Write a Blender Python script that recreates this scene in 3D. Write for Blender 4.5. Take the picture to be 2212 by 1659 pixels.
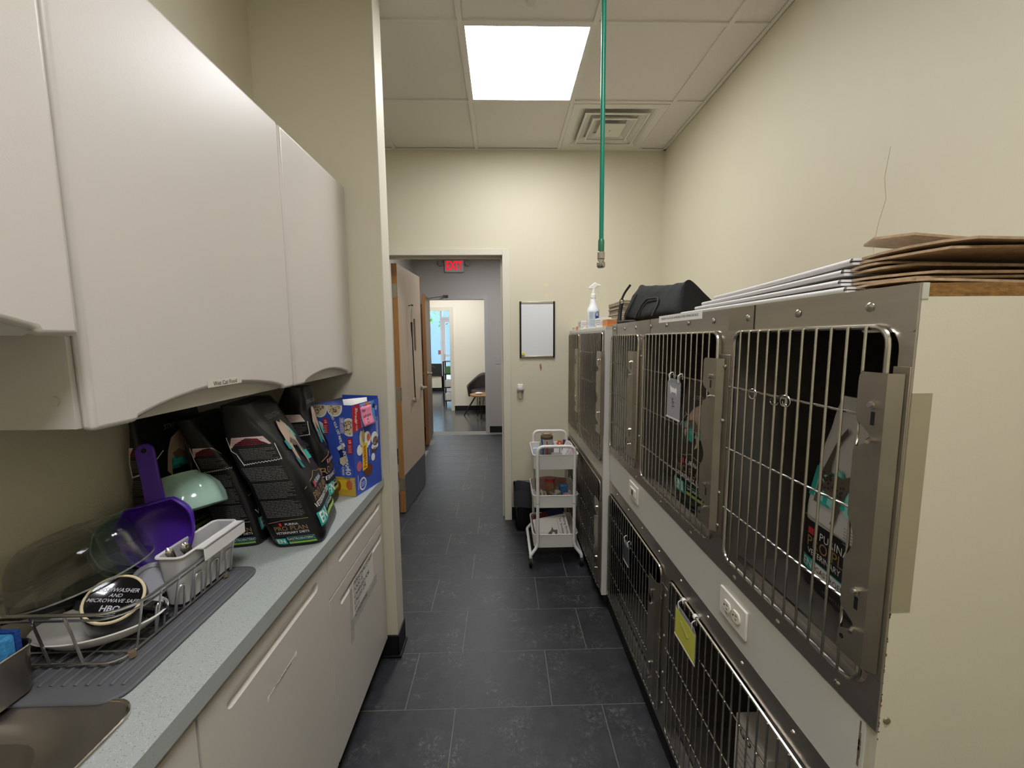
import bpy, bmesh, math, random
from mathutils import Vector, Matrix, Euler, noise as mnoise
random.seed(7)
for o in list(bpy.data.objects): bpy.data.objects.remove(o, do_unlink=True)
SC = bpy.context.scene
COL = SC.collection

# ---------------------------------------------------------------- camera, world, exposure
CAMZ = 1.47
cam = bpy.data.cameras.new('camera'); camo = bpy.data.objects.new('camera', cam); COL.objects.link(camo)
cam.sensor_width = 36.0; cam.lens = 36.0 * 877.08 / 2212.0; cam.clip_start = 0.02; cam.clip_end = 200
_R = [[0.999682, -0.02393, -0.007891], [-0.01045, -0.10878, -0.994011], [0.022928, 0.993778, -0.108996]]
mw = Matrix(((_R[0][0], -_R[1][0], -_R[2][0], 0), (_R[0][1], -_R[1][1], -_R[2][1], 0), (_R[0][2], -_R[1][2], -_R[2][2], CAMZ), (0, 0, 0, 1)))
camo.matrix_world = mw
SC.camera = camo
W = bpy.data.worlds.new('world'); SC.world = W; W.use_nodes = True
W.node_tree.nodes['Background'].inputs[0].default_value = (0.86, 0.94, 1.0, 1)
W.node_tree.nodes['Background'].inputs[1].default_value = 8.0
SC.view_settings.view_transform = 'Standard'; SC.view_settings.look = 'None'
SC.view_settings.exposure = 0.25; SC.view_settings.gamma = 1.0; SC.view_settings.use_curve_mapping = False
PANEL_E = 20.0      # ceiling troffer over the aisle
PANEL_REAR = 26.0   # troffer behind the photographer
PANEL_HALL = 30.0
PANEL_ROOM = 16.0

# ---------------------------------------------------------------- helpers
def lin(c):
    if isinstance(c, str):
        c = c.lstrip('#'); c = tuple(int(c[i:i+2], 16) / 255 for i in (0, 2, 4))
    return tuple((x / 12.92 if x <= 0.04045 else ((x + 0.055) / 1.055) ** 2.4) for x in c) + (1.0,)

MATS = {}
def M(name, col=(.8, .8, .8), rough=.5, metal=0.0, var=None, vscale=8.0, vamt=.5, bump=0.0, bscale=60.0, trans=0.0, ior=1.45, alpha=1.0, emit=None, estr=0.0, stretch=None, coat=0.0, spec=None, rvar=0.0):
    """principled material; var = second colour mixed in by noise; bump = fine relief"""
    if name in MATS: return MATS[name]
    m = bpy.data.materials.new(name); m.use_nodes = True; nt = m.node_tree; b = nt.nodes['Principled BSDF']
    N = nt.nodes.new; L = nt.links.new
    b.inputs['Base Color'].default_value = lin(col); b.inputs['Roughness'].default_value = rough; b.inputs['Metallic'].default_value = metal
    b.inputs['Transmission Weight'].default_value = trans; b.inputs['IOR'].default_value = ior; b.inputs['Alpha'].default_value = alpha
    b.inputs['Coat Weight'].default_value = coat
    if spec is not None: b.inputs['Specular IOR Level'].default_value = spec
    if emit is not None:
        b.inputs['Emission Color'].default_value = lin(emit); b.inputs['Emission Strength'].default_value = estr
    tc = None
    if var is not None or bump or rvar:
        tc = N('ShaderNodeTexCoord'); src = tc.outputs['Object']
        if stretch:
            mp = N('ShaderNodeMapping'); mp.inputs['Scale'].default_value = stretch; L(src, mp.inputs[0]); src = mp.outputs[0]
    if var is not None:
        n = N('ShaderNodeTexNoise'); n.inputs['Scale'].default_value = vscale; n.inputs['Detail'].default_value = 5
        L(src, n.inputs['Vector'])
        r = N('ShaderNodeValToRGB'); r.color_ramp.elements[0].position = .5 - vamt / 2; r.color_ramp.elements[1].position = .5 + vamt / 2
        r.color_ramp.elements[0].color = lin(col); r.color_ramp.elements[1].color = lin(var)
        L(n.outputs[0], r.inputs[0]); L(r.outputs[0], b.inputs['Base Color'])
        if rvar:
            mr = N('ShaderNodeMapRange'); mr.inputs['To Min'].default_value = rough - rvar; mr.inputs['To Max'].default_value = rough + rvar
            L(n.outputs[0], mr.inputs[0]); L(mr.outputs[0], b.inputs['Roughness'])
    if bump:
        n2 = N('ShaderNodeTexNoise'); n2.inputs['Scale'].default_value = bscale; n2.inputs['Detail'].default_value = 4
        L(src, n2.inputs['Vector'])
        bp = N('ShaderNodeBump'); bp.inputs['Strength'].default_value = bump; bp.inputs['Distance'].default_value = .004
        L(n2.outputs[0], bp.inputs['Height']); L(bp.outputs[0], b.inputs['Normal'])
    MATS[name] = m; return m

class MB:
    def __init__(s): s.v = []; s.f = []
    def add(s, vs, fs):
        n = len(s.v); s.v += [tuple(p) for p in vs]; s.f += [tuple(i + n for i in q) for q in fs]; return s
    def box(s, x0, x1, y0, y1, z0, z1):
        if x0 > x1: x0, x1 = x1, x0
        if y0 > y1: y0, y1 = y1, y0
        if z0 > z1: z0, z1 = z1, z0
        return s.add([(x0,y0,z0),(x1,y0,z0),(x1,y1,z0),(x0,y1,z0),(x0,y0,z1),(x1,y0,z1),(x1,y1,z1),(x0,y1,z1)],
              [(0,3,2,1),(4,5,6,7),(0,1,5,4),(1,2,6,5),(2,3,7,6),(3,0,4,7)])
    def xf(s, mat, start=0):
        s.v = s.v[:start] + [tuple(mat @ Vector(p)) for p in s.v[start:]]; return s
    def prism(s, poly, plane, a, b):
        """poly of 2-D points in 'yz','xz','xy', extruded between a and b on the other axis"""
        def P(p, t):
            return {'yz': (t, p[0], p[1]), 'xz': (p[0], t, p[1]), 'xy': (p[0], p[1], t)}[plane]
        n = len(poly); vs = [P(p, a) for p in poly] + [P(p, b) for p in poly]
        fs = [tuple(range(n))[::-1], tuple(range(n, 2*n))] + [(i, (i+1) % n, (i+1) % n + n, i + n) for i in range(n)]
        return s.add(vs, fs)
    def tube(s, path, r, n=8, closed=False, caps=True):
        pts = [Vector(p) for p in path]; k = len(pts); rings = []
        up = None
        for i in range(k):
            if closed: t = (pts[(i+1) % k] - pts[i-1]).normalized()
            else: t = ((pts[min(i+1, k-1)] - pts[max(i-1, 0)])).normalized()
            if up is None:
                up = Vector((0, 0, 1)) if abs(t.z) < .9 else Vector((1, 0, 0))
            u = t.cross(up).normalized(); w = u.cross(t).normalized(); up = w
            rr = r[i] if isinstance(r, (list, tuple)) else r
            rings.append([pts[i] + u * (rr * math.cos(2*math.pi*j/n)) + w * (rr * math.sin(2*math.pi*j/n)) for j in range(n)])
        vs = [p for ring in rings for p in ring]; fs = []
        for i in range(k if closed else k - 1):
            a = i * n; b = ((i + 1) % k) * n
            for j in range(n): fs.append((a + j, a + (j+1) % n, b + (j+1) % n, b + j))
        if caps and not closed:
            fs.append(tuple(range(n))[::-1]); fs.append(tuple(range((k-1)*n, k*n)))
        return s.add(vs, fs)
    def cyl(s, p0, p1, r, r2=None, n=16):
        return s.tube([p0, p1], [r, r if r2 is None else r2], n)
    def lathe(s, prof, n=32, mat=None, c=(0, 0, 0), caps=False, sq=None):
        vs = []; k = len(prof)
        for (r, z) in prof:
            for j in range(n):
                a = 2*math.pi*j/n; q = 1.0
                if sq: q = sq(a, z)
                vs.append(Vector((c[0] + r*q*math.cos(a), c[1] + r*q*math.sin(a), c[2] + z)))
        if mat is not None: vs = [mat @ p for p in vs]
        fs = []
        for i in range(k - 1):
            for j in range(n): fs.append((i*n + j, i*n + (j+1) % n, (i+1)*n + (j+1) % n, (i+1)*n + j))
        if caps: fs.append(tuple(range(n))[::-1]); fs.append(tuple(range((k-1)*n, k*n)))
        return s.add(vs, fs)
    def grid(s, fn, nu, nv, cu=False, cv=False):
        vs = [fn(i / (nu if cu else max(nu - 1, 1)), j / (nv if cv else max(nv - 1, 1))) for j in range(nv) for i in range(nu)]
        fs = []
        for j in range(nv if cv else nv - 1):
            for i in range(nu if cu else nu - 1):
                fs.append((j*nu + i, j*nu + (i+1) % nu, ((j+1) % nv)*nu + (i+1) % nu, ((j+1) % nv)*nu + i))
        return s.add(vs, fs)
    def ball(s, c, r, n=12, m=8):
        if not isinstance(r, (tuple, list)): r = (r, r, r)
        return s.grid(lambda u, v: (c[0] + r[0]*math.sin(math.pi*v)*math.cos(2*math.pi*u), c[1] + r[1]*math.sin(math.pi*v)*math.sin(2*math.pi*u), c[2] - r[2]*math.cos(math.pi*v)), n, m, cu=True)
    def build(s, name, mat, parent=None, world=True, bevel=0.0, seg=2, smooth=35, solid=0.0, subd=0, kind=None):
        vs = [Vector(p) for p in s.v]; loc = Vector((0, 0, 0))
        if parent is None:
            mn = [min(p[i] for p in vs) for i in range(3)]; mx = [max(p[i] for p in vs) for i in range(3)]
            loc = Vector(((mn[0]+mx[0])/2, (mn[1]+mx[1])/2, mn[2]))
            vs = [p - loc for p in vs]
        elif world:
            q = parent; off = Vector((0, 0, 0))
            while q is not None: off += q.location; q = q.parent
            vs = [p - off for p in vs]
        me = bpy.data.meshes.new(name); me.from_pydata([tuple(p) for p in vs], [], s.f); me.update()
        bm = bmesh.new(); bm.from_mesh(me); bmesh.ops.recalc_face_normals(bm, faces=bm.faces); bm.to_mesh(me); bm.free()
        o = bpy.data.objects.new(name, me); COL.objects.link(o); o.location = loc
        if parent is not None: o.parent = parent
        if mat is not None: me.materials.append(mat)
        if smooth:
            me.polygons.foreach_set('use_smooth', [True] * len(me.polygons)); me.set_sharp_from_angle(angle=math.radians(smooth))
        if solid:
            md = o.modifiers.new('solid', 'SOLIDIFY'); md.thickness = solid; md.offset = 0
        if bevel:
            md = o.modifiers.new('bevel', 'BEVEL'); md.width = bevel; md.segments = seg; md.limit_method = 'ANGLE'; md.angle_limit = math.radians(40); md.harden_normals = False
        if subd:
            md = o.modifiers.new('sub', 'SUBSURF'); md.levels = subd; md.render_levels = subd
        if kind: o['kind'] = kind
        return o

def tag(o, label, cat, group=None):
    o['label'] = label; o['category'] = cat
    if group: o['group'] = group
    return o
def thing(name, label, cat, loc=(0, 0, 0), rot=(0, 0, 0), group=None):
    o = bpy.data.objects.new(name, None); COL.objects.link(o); o.location = loc; o.rotation_euler = rot
    o.empty_display_size = .05
    return tag(o, label, cat, group)
def struct(name, mb, mat, bevel=0.0):
    o = mb.build(name, mat, bevel=bevel); o['kind'] = 'structure'; return o
def dup_mesh(src, parent, loc=(0, 0, 0), rot=None):
    c = src.copy(); COL.objects.link(c); c.parent = parent; c.location = loc
    if rot is not None: c.rotation_euler = rot
    return c

_TX = {}
def text2d(st, size=1.0, bold=0.0, shear=0.0, align='CENTER', spacing=1.0, res=2):
    """flat triangles of a line of lettering, around the origin"""
    key = (st, bold, shear, align, spacing, res)
    if key not in _TX:
        cu = bpy.data.curves.new('t', 'FONT'); cu.body = st; cu.size = 1.0; cu.align_x = align; cu.align_y = 'CENTER'
        cu.offset = bold; cu.shear = shear; cu.resolution_u = res; cu.space_character = spacing
        ob = bpy.data.objects.new('t', cu); COL.objects.link(ob)
        dg = bpy.context.evaluated_depsgraph_get(); me = bpy.data.meshes.new_from_object(ob.evaluated_get(dg))
        _TX[key] = ([tuple(v.co[:2]) for v in me.vertices], [tuple(p.vertices) for p in me.polygons])
        bpy.data.objects.remove(ob, do_unlink=True); bpy.data.curves.remove(cu); bpy.data.meshes.remove(me)
    vs, fs = _TX[key]
    return [(x*size, y*size) for x, y in vs], fs
def put_text(mb, st, fn, at=(0, 0), size=.02, rot=0.0, **kw):
    """map lettering through fn(u,v)->xyz"""
    vs, fs = text2d(st, size, **kw); c, s_ = math.cos(rot), math.sin(rot)
    mb.add([fn(at[0] + x*c - y*s_, at[1] + x*s_ + y*c) for x, y in vs], fs); return mb
def put_poly(mb, poly, fn):
    n = len(mb.v); mb.v += [tuple(fn(*p)) for p in poly]; mb.f.append(tuple(range(n, n + len(poly)))); return mb
def put_rect(mb, u0, u1, v0, v1, fn, nu=6, nv=6):
    return mb.grid(lambda a, b: tuple(fn(u0 + (u1-u0)*a, v0 + (v1-v0)*b)), nu, nv)
def put_disc(mb, cu, cv, ru, rv, fn, n=20):
    return put_poly(mb, [(cu + ru*math.cos(2*math.pi*i/n), cv + rv*math.sin(2*math.pi*i/n)) for i in range(n)], fn)
def put_lines(mb, u0, u1, v0, v1, rows, fn, rnd, th=.35, gaps=True):
    """rows of tiny print: broken dashes"""
    h = (v1 - v0) / rows
    for i in range(rows):
        v = v1 - (i + .5) * h; u = u0; end = u1 - (u1-u0) * (rnd.random()*.25 if gaps and rnd.random() < .4 else 0)
        while u < end:
            l = (u1-u0) * (.05 + .12 * rnd.random()); e = min(u + l, end)
            put_poly(mb, [(u, v - h*th/2), (e, v - h*th/2), (e, v + h*th/2), (u, v + h*th/2)], fn); u = e + (u1-u0)*.018
    return mb
def rrect(x0, x1, y0, y1, r, n=5, corners=(1, 1, 1, 1)):
    """rounded rectangle, ccw from lower left"""
    out = []
    for k, (cx, cy, a0) in enumerate(((x0+r, y0+r, math.pi), (x1-r, y0+r, 1.5*math.pi), (x1-r, y1-r, 0), (x0+r, y1-r, .5*math.pi))):
        if corners[k]:
            out += [(cx + r*math.cos(a0 + .5*math.pi*i/n), cy + r*math.sin(a0 + .5*math.pi*i/n)) for i in range(n + 1)]
        else:
            out.append(((x0, y0), (x1, y0), (x1, y1), (x0, y1))[k])
    return out
def fillet(pts, r, n=5, closed=False):
    """round the corners of a 3-D polyline"""
    P = [Vector(p) for p in pts]; out = []; k = len(P)
    for i in range(k):
        if not closed and i in (0, k-1): out.append(P[i]); continue
        a, b, c = P[i-1], P[i], P[(i+1) % k]
        d1 = (a-b); d2 = (c-b); rr = min(r, d1.length*.49, d2.length*.49)
        p1 = b + d1.normalized()*rr; p2 = b + d2.normalized()*rr
        for j in range(n + 1):
            t = j/n; out.append(p1*(1-t)**2 + b*2*t*(1-t) + p2*t*t)
    return out

# ---------------------------------------------------------------- materials
cream = M('cream_paint', '#d1cab3', .55, bump=.12, bscale=220)
creamtrim = M('cream_trim', '#d3cdbc', .4)
graypaint = M('gray_paint', '#a8a39c', .55, bump=.08, bscale=200)
lam = M('greige_laminate', '#d2cbc2', .38, bump=.05, bscale=300)
lam_in = M('greige_inner', '#cfc9be', .45)
whitelam = M('white_laminate', '#cfccc2', .4, bump=.04, bscale=250)
creamlam = M('cream_laminate', '#cdc6b0', .42, bump=.05, bscale=250)
steel = M('stainless', '#c9c2b9', .34, 1.0, var='#a8a198', vscale=5, vamt=.7, rvar=.08, stretch=(1, .35, 6))
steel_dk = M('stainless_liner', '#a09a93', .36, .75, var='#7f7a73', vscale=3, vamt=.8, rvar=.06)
chrome = M('chrome_wire', '#c9c4ba', .22, 1.0)
castm = M('latch_metal', '#b9b2a4', .36, 1.0, var='#9b9588', vscale=14, vamt=.8, rvar=.06)
black = M('black_plastic', '#101012', .45)
blackrub = M('black_rubber', '#0b0b0c', .6)
whitep = M('white_plastic', '#e9e6df', .35)
tilemat = M('ceiling_tile', '#e6e1d8', .9, var='#dad5cb', vscale=260, vamt=.5, bump=.35, bscale=420)
gridmat = M('ceiling_grid', '#dcd8cf', .5)
paper = M('white_paper', '#efece6', .7)
wood = M('maple_veneer', '#b58550', .45, var='#9a6c3c', vscale=9, vamt=.6, stretch=(6, 6, .5))
doorlam = M('door_laminate', '#bfac94', .4, var='#b3a088', vscale=7, stretch=(6, 6, .6))
nickel = M('satin_nickel', '#b5b0a6', .3, 1.0)
def mat_floor():
    m = bpy.data.materials.new('slate_tile'); m.use_nodes = True; nt = m.node_tree; b = nt.nodes['Principled BSDF']; N = nt.nodes.new; L = nt.links.new
    tc = N('ShaderNodeTexCoord'); oi = N('ShaderNodeObjectInfo')
    ad = N('ShaderNodeVectorMath'); ad.operation = 'MULTIPLY_ADD'; ad.inputs[1].default_value = (1, 1, 1)
    sc = N('ShaderNodeVectorMath'); sc.operation = 'SCALE'; sc.inputs[3].default_value = 1.7
    L(oi.outputs['Location'], sc.inputs[0]); L(tc.outputs['Object'], ad.inputs[0]); L(sc.outputs[0], ad.inputs[2])
    n1 = N('ShaderNodeTexNoise'); n1.inputs['Scale'].default_value = 14; n1.inputs['Detail'].default_value = 12; n1.inputs['Roughness'].default_value = .72
    n2 = N('ShaderNodeTexNoise'); n2.inputs['Scale'].default_value = 55; n2.inputs['Detail'].default_value = 10; n2.inputs['Roughness'].default_value = .8; n2.inputs['Distortion'].default_value = .6
    n3 = N('ShaderNodeTexNoise'); n3.inputs['Scale'].default_value = 6; n3.inputs['Detail'].default_value = 6; n3.inputs['Roughness'].default_value = .65
    for n in (n1, n2, n3): L(ad.outputs[0], n.inputs['Vector'])
    r1 = N('ShaderNodeValToRGB'); e = r1.color_ramp.elements; e[0].position = .36; e[0].color = lin('#1c1d21'); e[1].position = .70; e[1].color = lin('#343539')
    L(n1.outputs[0], r1.inputs[0])
    r2 = N('ShaderNodeValToRGB'); e = r2.color_ramp.elements; e[0].position = .50; e[0].color = (0, 0, 0, 1); e[1].position = .66; e[1].color = (1, 1, 1, 1)
    L(n2.outputs[0], r2.inputs[0])
    r3 = N('ShaderNodeValToRGB'); e = r3.color_ramp.elements; e[0].position = .50; e[0].color = (0, 0, 0, 1); e[1].position = .64; e[1].color = (1, 1, 1, 1)
    L(n3.outputs[0], r3.inputs[0])
    mu = N('ShaderNodeMath'); mu.operation = 'MULTIPLY'; L(r2.outputs[0], mu.inputs[0]); L(r3.outputs[0], mu.inputs[1])
    mx = N('ShaderNodeMix'); mx.data_type = 'RGBA'; L(mu.outputs[0], mx.inputs[0]); L(r1.outputs[0], mx.inputs[6]); mx.inputs[7].default_value = lin('#6e6d6b')
    L(mx.outputs[2], b.inputs['Base Color'])
    mr = N('ShaderNodeMapRange'); mr.inputs['To Min'].default_value = .36; mr.inputs['To Max'].default_value = .56; L(n1.outputs[0], mr.inputs[0]); L(mr.outputs[0], b.inputs['Roughness'])
    bp = N('ShaderNodeBump'); bp.inputs['Strength'].default_value = .35; bp.inputs['Distance'].default_value = .003; L(n1.outputs[0], bp.inputs['Height'])
    L(bp.outputs[0], b.inputs['Normal']); MATS['slate_tile'] = m; return m
slate = mat_floor()
grout = M('grout', '#75726b', .85)
def mat_counter():
    m = bpy.data.materials.new('speckled_solid_surface'); m.use_nodes = True; nt = m.node_tree; b = nt.nodes['Principled BSDF']; N = nt.nodes.new; L = nt.links.new
    tc = N('ShaderNodeTexCoord'); prev = None
    base = lin('#a9aeab'); cur = None
    for sc, th, colr in ((230, .26, '#7f8684'), (300, .24, '#c9ccc8'), (420, .3, '#979e9b')):
        v = N('ShaderNodeTexVoronoi'); v.inputs['Scale'].default_value = sc; L(tc.outputs['Object'], v.inputs['Vector'])
        lt = N('ShaderNodeMath'); lt.operation = 'LESS_THAN'; lt.inputs[1].default_value = th; L(v.outputs['Distance'], lt.inputs[0])
        cs = N('ShaderNodeSeparateColor'); L(v.outputs['Color'], cs.inputs[0])
        g = N('ShaderNodeMath'); g.operation = 'GREATER_THAN'; g.inputs[1].default_value = .62; L(cs.outputs[0], g.inputs[0])
        mu = N('ShaderNodeMath'); mu.operation = 'MULTIPLY'; L(lt.outputs[0], mu.inputs[0]); L(g.outputs[0], mu.inputs[1])
        mx = N('ShaderNodeMix'); mx.data_type = 'RGBA'; L(mu.outputs[0], mx.inputs[0]); mx.inputs[7].default_value = lin(colr)
        if cur is None: mx.inputs[6].default_value = base
        else: L(cur, mx.inputs[6])
        cur = mx.outputs[2]
    L(cur, b.inputs['Base Color']); b.inputs['Roughness'].default_value = .32; return m
counterm = mat_counter()
def emis(name, colr, strength):
    m = bpy.data.materials.new(name); m.use_nodes = True; nt = m.node_tree; b = nt.nodes['Principled BSDF']
    b.inputs['Base Color'].default_value = lin('#ffffff'); b.inputs['Emission Color'].default_value = lin(colr); b.inputs['Emission Strength'].default_value = strength
    return m
# ================================================================ STRUCTURE
XL, XR, YF, ZC = -0.985, 1.24, 3.20, 2.874
TP, RP = .590, .296
# floor: grout bed, every slate tile a part of its own
fl = struct('floor', MB().box(-1.45, 1.34, -1.4, 6.46, -.05, -.0006), grout)
_t = MB().box(-TP/2 + .0016, TP/2 - .0016, -RP/2 + .0016, RP/2 - .0016, -.008, 0)
tile0 = None
row = 0; y = 1.483 - RP * 9
while y < 6.4:
    k = round((y - 1.483) / RP)
    off = .186 if k % 2 == 0 else -.203
    xs = [off + TP * i + TP/2 for i in range(-3, 3)]
    for x in xs:
        if x - TP/2 < -1.42 or x + TP/2 > 1.34: continue
        if x + TP/2 < -.62 and y < 1.4: continue
        if x - TP/2 > .62 and y < 2.9: continue
        yc = y + RP/2
        if yc + RP/2 > 6.46: continue
        if tile0 is None:
            tile0 = _t.build('floor_tile', slate, fl, world=False, smooth=0); tile0.location = Vector((x, yc, 0)) - fl.location
        else: dup_mesh(tile0, fl, Vector((x, yc, 0)) - fl.location)
    y += RP
wl = struct('wall_left', MB().box(XL - .1, XL, -1.3, 1.765, 0, ZC + .05), cream)
struct('wall_stub', MB().box(-1.45, -.50, 1.765, 1.868, 0, ZC + .05), cream)
struct('wall_passage', MB().box(-1.45, -1.35, 1.868, YF, 0, ZC + .05), cream)
wr = struct('wall_right', MB().box(XR, XR + .1, -1.3, YF, 0, ZC + .05), cream)
struct('wall_back', MB().box(XL - .1, XR + .1, -1.4, -1.3, 0, ZC + .05), cream)
OX0, OX1, OZ = -.905, .020, 2.125
wf = struct('wall_far', MB().box(-1.45, OX0, YF, YF + .11, 0, ZC + .05).box(OX1, XR + .1, YF, YF + .11, 0, ZC + .05).box(OX0, OX1, YF, YF + .11, OZ, ZC + .05), cream)
# hairline crack and scuffs on the right wall
crackm = M('wall_crack', '#c4bd9e', .8)
cr = MB(); pts = [(1.0, 2.02), (1.012, 1.93), (1.0, 1.86), (1.02, 1.79), (1.03, 1.72), (1.025, 1.66)]
pts = [(0.86 + (p[0]-1.0), p[1] - .02) for p in pts]
cr.tube([(XR - .0005, p[0] + .475, p[1] + .07) for p in pts], .0008, 5)
cr.tube([(XR - .0005, 1.30, 1.735), (XR - .0005, 1.26, 1.755), (XR - .0005, 1.24, 1.775)], .0009, 5)
cr.build('plaster_crack', crackm, wr)
# metal door frame (casing + jamb)
tr = struct('trim_1', MB().box(OX1 - .014, OX1 + .045, YF - .016, YF, 0, OZ + .034).box(OX0 - .045, OX0 + .014, YF - .016, YF, 0, OZ + .034).box(OX0 + .014, OX1 - .014, YF - .016, YF, OZ - .014, OZ + .034)
       .box(OX1 - .014, OX1, YF, YF + .125, 0, OZ).box(OX0, OX0 + .014, YF, YF + .125, 0, OZ).box(OX0, OX1, YF, YF + .125, OZ - .014, OZ)
       .box(OX1 - .028, OX1 - .014, YF + .06, YF + .075, 0, OZ - .014).box(OX0 + .014, OX1 - .014, YF + .06, YF + .075, OZ - .028, OZ - .014), creamtrim, bevel=.002)
# black vinyl bases
struct('baseboard_far', MB().box(OX1 + .045, .54, YF - .008, YF, 0, .105).box(-1.35, OX0 - .045, YF - .008, YF, 0, .105), blackrub, bevel=.003)
struct('baseboard_stub', MB().box(-.60, -.494, 1.757, 1.765, 0, .108).box(-.50, -.493, 1.757, 1.876, 0, .108).box(-1.35, -.493, 1.868, 1.876, 0, .108).box(-.60, -.490, 1.750, 1.757, 0, .012).box(-.493, -.484, 1.750, 1.876, 0, .012), blackrub, bevel=.002)
# corner bead on the stub end
struct('trim_2', MB().box(-.506, -.4985, 1.762, 1.870, .108, ZC), M('corner_bead', '#d6d0bf', .4), bevel=.001)
# ---------------- ceiling
cl = struct('ceiling', MB().box(-1.45, XR + .1, -1.4, YF, ZC + .03, ZC + .08), gridmat)
GX = [-1.395, -.785, -.175, .434, 1.045, XR]
GY = [3.2, 2.583, 1.977, 1.37, .763, .157, -.449, -1.055]
LIGHTS = {(2, 1): 'aisle', (2, 5): 'rear'}
VENT = (3, 0)
ctile = {}
for i in range(5):
    for j in range(7):
        if (i, j) in LIGHTS or (i, j) == VENT: continue
        x0, x1 = GX[i] + .012, GX[i+1] - (.012 if i < 4 else .0); y1, y0 = GY[j] - (.012 if j else 0), GY[j+1] + .012
        if i == 0 and GY[j+1] < 1.8 and False: continue
        key = (round(x1-x0, 3), round(y1-y0, 3))
        c = Vector(((x0+x1)/2, (y0+y1)/2, ZC + .008)) - cl.location
        if key not in ctile:
            hx, hy = (x1-x0)/2, (y1-y0)/2
            o = MB().box(-hx, hx, -hy, hy, 0, .018).build('ceiling_tile', tilemat, cl, world=False, smooth=0); o.location = c; ctile[key] = o
        else: dup_mesh(ctile[key], cl, c)
for x in GX[:-1]:
    MB().box(x - .012, x + .012, -1.3, YF, ZC, ZC + .03).build('grid_runner', gridmat, cl, smooth=0)
for j, y in enumerate(GY[1:]):
    for i in range(5):
        MB().box(GX[i] + .012, GX[i+1] - .012, y - .012, y + .012, ZC + .0005, ZC + .028).build('grid_tee', gridmat, cl, smooth=0)
MB().box(XR - .020, XR, -1.3, YF, ZC - .001, ZC + .004).box(XR - .002, XR, -1.3, YF, ZC - .001, ZC + .03).build('wall_angle', gridmat, cl, smooth=0)
MB().box(-1.35, XR, YF - .020, YF, ZC - .001, ZC + .004).build('wall_angle', gridmat, cl, smooth=0)

def troffer(x0, x1, y0, y1, z, label, strength, colr='#fafbff'):
    t = thing('ceiling_light', label, 'ceiling light', ((x0+x1)/2, (y0+y1)/2, z), group='ceiling light panels')
    MB().box(x0, x1, y0, y0 + .008, z - .001, z + .02).box(x0, x1, y1 - .008, y1, z - .001, z + .02).box(x0, x0 + .008, y0 + .008, y1 - .008, z - .001, z + .02).box(x1 - .008, x1, y0 + .008, y1 - .008, z - .001, z + .02).build('frame', gridmat, t, smooth=0)
    MB().box(x0 + .008, x1 - .008, y0 + .008, y1 - .008, z + .006, z + .012).build('diffuser', emis('diffuser_' + str(strength), colr, strength), t, smooth=0)
    return t
troffer(GX[2] + .012, GX[3] - .012, GY[2] + .012, GY[1] - .012, ZC + .002, 'square lit panel in the ceiling grid beside the air vent', PANEL_E)
troffer(GX[2] + .012, GX[3] - .012, GY[6] + .012, GY[5] - .012, ZC + .002, 'square lit panel in the ceiling grid at the rear of the room', PANEL_REAR)
# ---------------- square cone air diffuser
ventm = M('vent_enamel', '#dcd8cd', .4)
vx, vy = (GX[3] + GX[4]) / 2, (GY[0] + GY[1]) / 2
v = thing('air_vent', 'white square stepped air diffuser set in the ceiling grid', 'vent', (vx, vy, ZC))
h = .292
def ring(mb, h0, z0, h1, z1):
    s4 = [(-1, -1), (1, -1), (1, 1), (-1, 1)]; n = len(mb.v)
    mb.v += [(vx + a*h0, vy + b*h0, z0) for a, b in s4] + [(vx + a*h1, vy + b*h1, z1) for a, b in s4]
    mb.f += [(n + i, n + (i+1) % 4, n + 4 + (i+1) % 4, n + 4 + i) for i in range(4)]
pan = MB(); ring(pan, h, ZC + .001, .245, ZC + .001); ring(pan, .245, ZC + .001, .165, ZC + .05)
ring(pan, .165, ZC + .05, .10, ZC + .05)
pan.build('pan', ventm, v, solid=.002, smooth=0)
for k, (a, b_) in enumerate(((.205, .15), (.145, .095))):
    c = MB(); ring(c, a, ZC - .006 + .0 * k, b_ , ZC + .022); ring(c, a, ZC - .006, a - .012, ZC - .008); c.build('cone', ventm, v, solid=.003, smooth=0)
MB().box(vx - .085, vx + .085, vy - .085, vy + .085, ZC - .010, ZC - .004).build('center_plate', ventm, v, bevel=.004)
MB().cyl((vx, vy, ZC - .012), (vx, vy, ZC - .0095), .006, n=12).build('screw', nickel, v)
MB().cyl((vx, vy, ZC + .0475), (vx, vy, ZC + .049), .10, n=28).build('duct_opening', M('duct_dark', '#1a1a1c', .8), v)
# ---------------- pendent fire sprinkler at the top of the view
SPX, SPY = .128, 1.75
sp = thing('sprinkler_head', 'chrome sprinkler head with round cover plate under the ceiling', 'sprinkler', (SPX, SPY, ZC - .08))
MB().lathe([(.042, ZC), (.042, ZC - .004), (.036, ZC - .014), (.014, ZC - .018)], 28, c=(SPX, SPY, 0)).build('escutcheon', nickel, sp)
MB().cyl((SPX, SPY, ZC - .018), (SPX, SPY, ZC - .044), .012, n=14).build('body', nickel, sp)
for s_ in (-1, 1):
    MB().tube(fillet([(SPX + s_*.011, SPY, ZC - .042), (SPX + s_*.026, SPY, ZC - .058), (SPX + s_*.006, SPY, ZC - .084)], .01), .003, 8).build('frame_arm', nickel, sp)
MB().cyl((SPX, SPY, ZC - .044), (SPX, SPY, ZC - .076), .003, n=8).build('glass_bulb', M('bulb_red', '#9a2a20', .15), sp)
MB().cyl((SPX, SPY, ZC - .084), (SPX, SPY, ZC - .086), .020, n=22).build('deflector', nickel, sp)

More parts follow.
